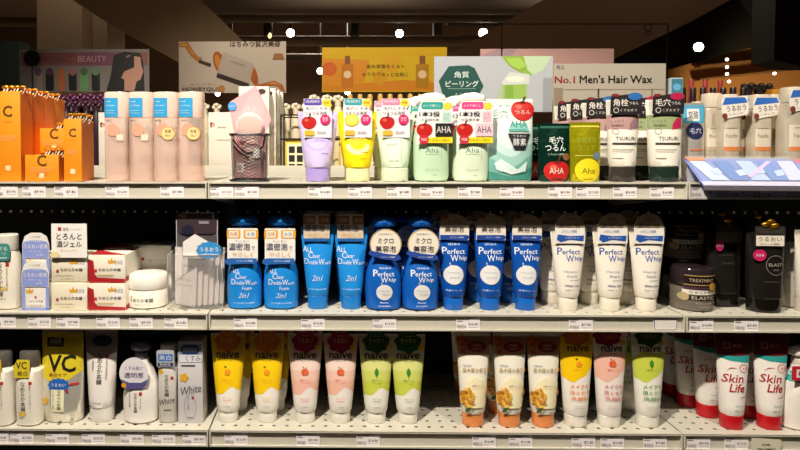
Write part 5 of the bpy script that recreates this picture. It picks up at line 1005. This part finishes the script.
def beam(pts, Y, th, col, lab): poly3('ceiling_beam', pts, Y, th, col, 'matte', lab, 'beam')
beam([(434, 40), (442, 40), (442, 14), (434, 14)], 5.4, .1, '#3a3028', 'short vertical ceiling beam between the lamps')
beam([(448, 24), (520, 24), (520, 12), (448, 12)], 5.5, .1, '#0f0d0b', 'black box beam right of the lamps')
beam([(228, 45), (232, 45), (232, 5), (228, 5)], 5.0, .05, '#5a4c3e', 'thin vertical ceiling strut left of the lamps')
def gondola2(x0, x1, Y, h, lab, cols):
    r = thing('far_gondola', 'shelf', lab, None, (x0, Y, 0)); m = MB(); m.box(0, x1-x0, 0, .6, 0, h, mat('#a89c88', 'paint')); m.build('body', r, smooth=False)
a = at(150, 100, 1.9).x; b = at(470, 100, 1.9).x
gondola2(a-1.2, b+1.6, 1.75, 1.455, 'far gondola carrying the hanging signs', None)
gondola2(at(-60, 100, .9).x, at(760, 100, .9).x, .85, ZT-.0005, 'low gondola behind the shelves carrying the dim sign and the pink sign', None)
# lamps
def lampfix(px, py, Y, rad, lab, on=True, el=1.0, power=8, stem=True):
    r = thing('track_spotlight', 'lamp', lab, 'ceiling spotlights' if False else None); p = at(px, py, Y); r.location = p
    m = MB(); hb = mat('#1c1917', 'paint'); d = Vector((-p.x, -1.13-Y, 1.35-p.z)).normalized()
    rs = []
    u = d.cross(Vector((0, 0, 1))).normalized(); w = u.cross(d)
    def ringat(t, q): return [d*t+(u*math.cos(a)+w*math.sin(a))*q for a in [2*math.pi*k/20 for k in range(20)]]
    m.rings([ringat(-rad*3, rad*.5), ringat(-rad*2.6, rad*.95), ringat(0, rad*1.08), ringat(0, rad*1.0), ringat(-rad*.25, rad*.98)], hb, (True, False)); m.build('housing', r)
    m = MB(); m.rings([ringat(-rad*.3, rad*.97), ringat(-rad*.05, rad*.8), ringat(rad*.02, rad*.4)], mat('#fff4e2', 'glow%d' % power) if on else hb); m.build('lens', r)
    if not stem: return
    m = MB(); m.sweep([(-d*rad*1.5), Vector((-d.x*rad*1.5, -d.y*rad*1.5, 3.69-p.z))], .012, hb, 8); m.build('stem', r)
lampfix(290.5, 33, 5, .041, 'glowing spotlight, left of the three level ones', power=30)
lampfix(399.5, 33.5, 5, .04, 'glowing spotlight, middle of the three level ones', power=30)
lampfix(483.2, 33, 5, .046, 'glowing spotlight, right of the three level ones', power=30)
lampfix(320.3, 71, 6.5, .042, 'glowing spotlight just left of the yellow sign', power=22)
lampfix(217.8, 93.5, 7, .035, 'small glowing lamp low between the white sign and the carton', power=22)
lampfix(347.5, 92.5, 7, .035, 'small glowing lamp below the yellow sign', power=22)
lampfix(698.5, 47, 3.55, .034, 'glowing spotlight on the black soffit at the right', power=30, stem=False)
for k, (x, y) in enumerate(((727, 59.5), (727, 67), (727, 74), (729, 81.5), (774.5, 73.5))): lampfix(x, y, 3.7, .012, 'tiny lamp on the brown wall, %s' % ('uppermost of the column', 'second of the column', 'third of the column', 'lowest of the column', 'apart at the right')[k], power=6, stem=False)
def pend(px, py, Y, lab, glow=False):
    r = thing('pendant_lamp', 'lamp', lab); p = at(px, py, Y); r.location = p; s = Y+1.13; k = s/F
    m = MB(); m.loft([(-8*k, 4*k, 4*k), (-7*k, 4.6*k, 4.6*k), (5*k, 4.6*k, 4.6*k), (9*k, 2*k, 2*k), (10*k, 1.4*k, 1.4*k), (16*k, 1.2*k, 1.2*k)], mat('#191613', 'paint'), 2, 16); m.build('shade', r)
    m = MB(); m.sweep([(0, 0, 15*k), (0, 0, 3.69-p.z)], .01, mat('#191613', 'paint'), 8); m.build('stem', r)
    if glow: m = MB(); m.ball((2*k, -3*k, -8*k), 2*k, 2*k, 3*k, mat('#e8c890', 'glow2')); m.build('bulb', r)
pend(268, 28, 5, 'dark unlit spotlight left of the lit ones', True); pend(355, 28, 5, 'dark unlit spotlight between two lit ones')
# ------------------------------------------------------------ light
def spot(loc, tgt, e, ang, size, col=(1, .86, .68), blend=.5):
    l = bpy.data.lights.new('spot_light', 'SPOT'); l.energy = e; l.spot_size = math.radians(ang); l.shadow_soft_size = size; l.color = col; l.spot_blend = blend
    o = bpy.data.objects.new('spot_light', l); C.objects.link(o); o.location = loc; o.rotation_euler = (Vector(tgt)-Vector(loc)).to_track_quat('-Z', 'Y').to_euler()
spot((-.43, -1.0, 2.75), (-.1, .1, 1.1), 222, 75, .03, col=(1, .91, .79))
spot((1.0, -1.0, 2.75), (.8, .1, 1.1), 74, 75, .03, col=(1, .9, .76))
def arealight(loc, rot, e, sx, sy, col):
    l = bpy.data.lights.new('area_light', 'AREA'); l.shape = 'RECTANGLE'; l.size = sx; l.size_y = sy; l.energy = e; l.color = col
    o = bpy.data.objects.new('area_light', l); C.objects.link(o); o.location = loc; o.rotation_euler = rot
arealight((0, -2.2, 3.5), (math.radians(25), 0, 0), 7, 4, 1, (1, .88, .74))  # added soft fill for the aisle side, no visible source
spot((-.7, .7, 3.4), (-.45, 2.0, 1.65), 70, 75, .08)  # added unseen spot to brighten the white honey sign
spot((.25, .6, 3.4), (.15, 2.1, 1.65), 130, 50, .08)  # added unseen spot to brighten the yellow sign
for x, e in ((-2, 18), (.3, 70), (2.6, 100)): spot((x, 3.6, 3.5), (x, 3.9, 0), e, 130, .1)  # downlights added out of view to lift the store beyond
spot((0, 6.5, 3.5), (0, 6.6, 0), 700, 140, .2)  # added out of view, lifts the far ceiling by floor bounce
spot((3.3, 3.1, 1.3), (3.6, 4.0, 1.85), 45, 75, .1, col=(1, .75, .45))  # added low spot, unseen, that brightens the brown wall panel
w = bpy.data.worlds.new('world'); SC.world = w; w.use_nodes = True
w.node_tree.nodes['Background'].inputs[0].default_value = (.9, .7, .5, 1); w.node_tree.nodes['Background'].inputs[1].default_value = .05
SC.view_settings.view_transform = 'Standard'; SC.view_settings.look = 'None'; SC.view_settings.exposure = .1; SC.view_settings.gamma = 1
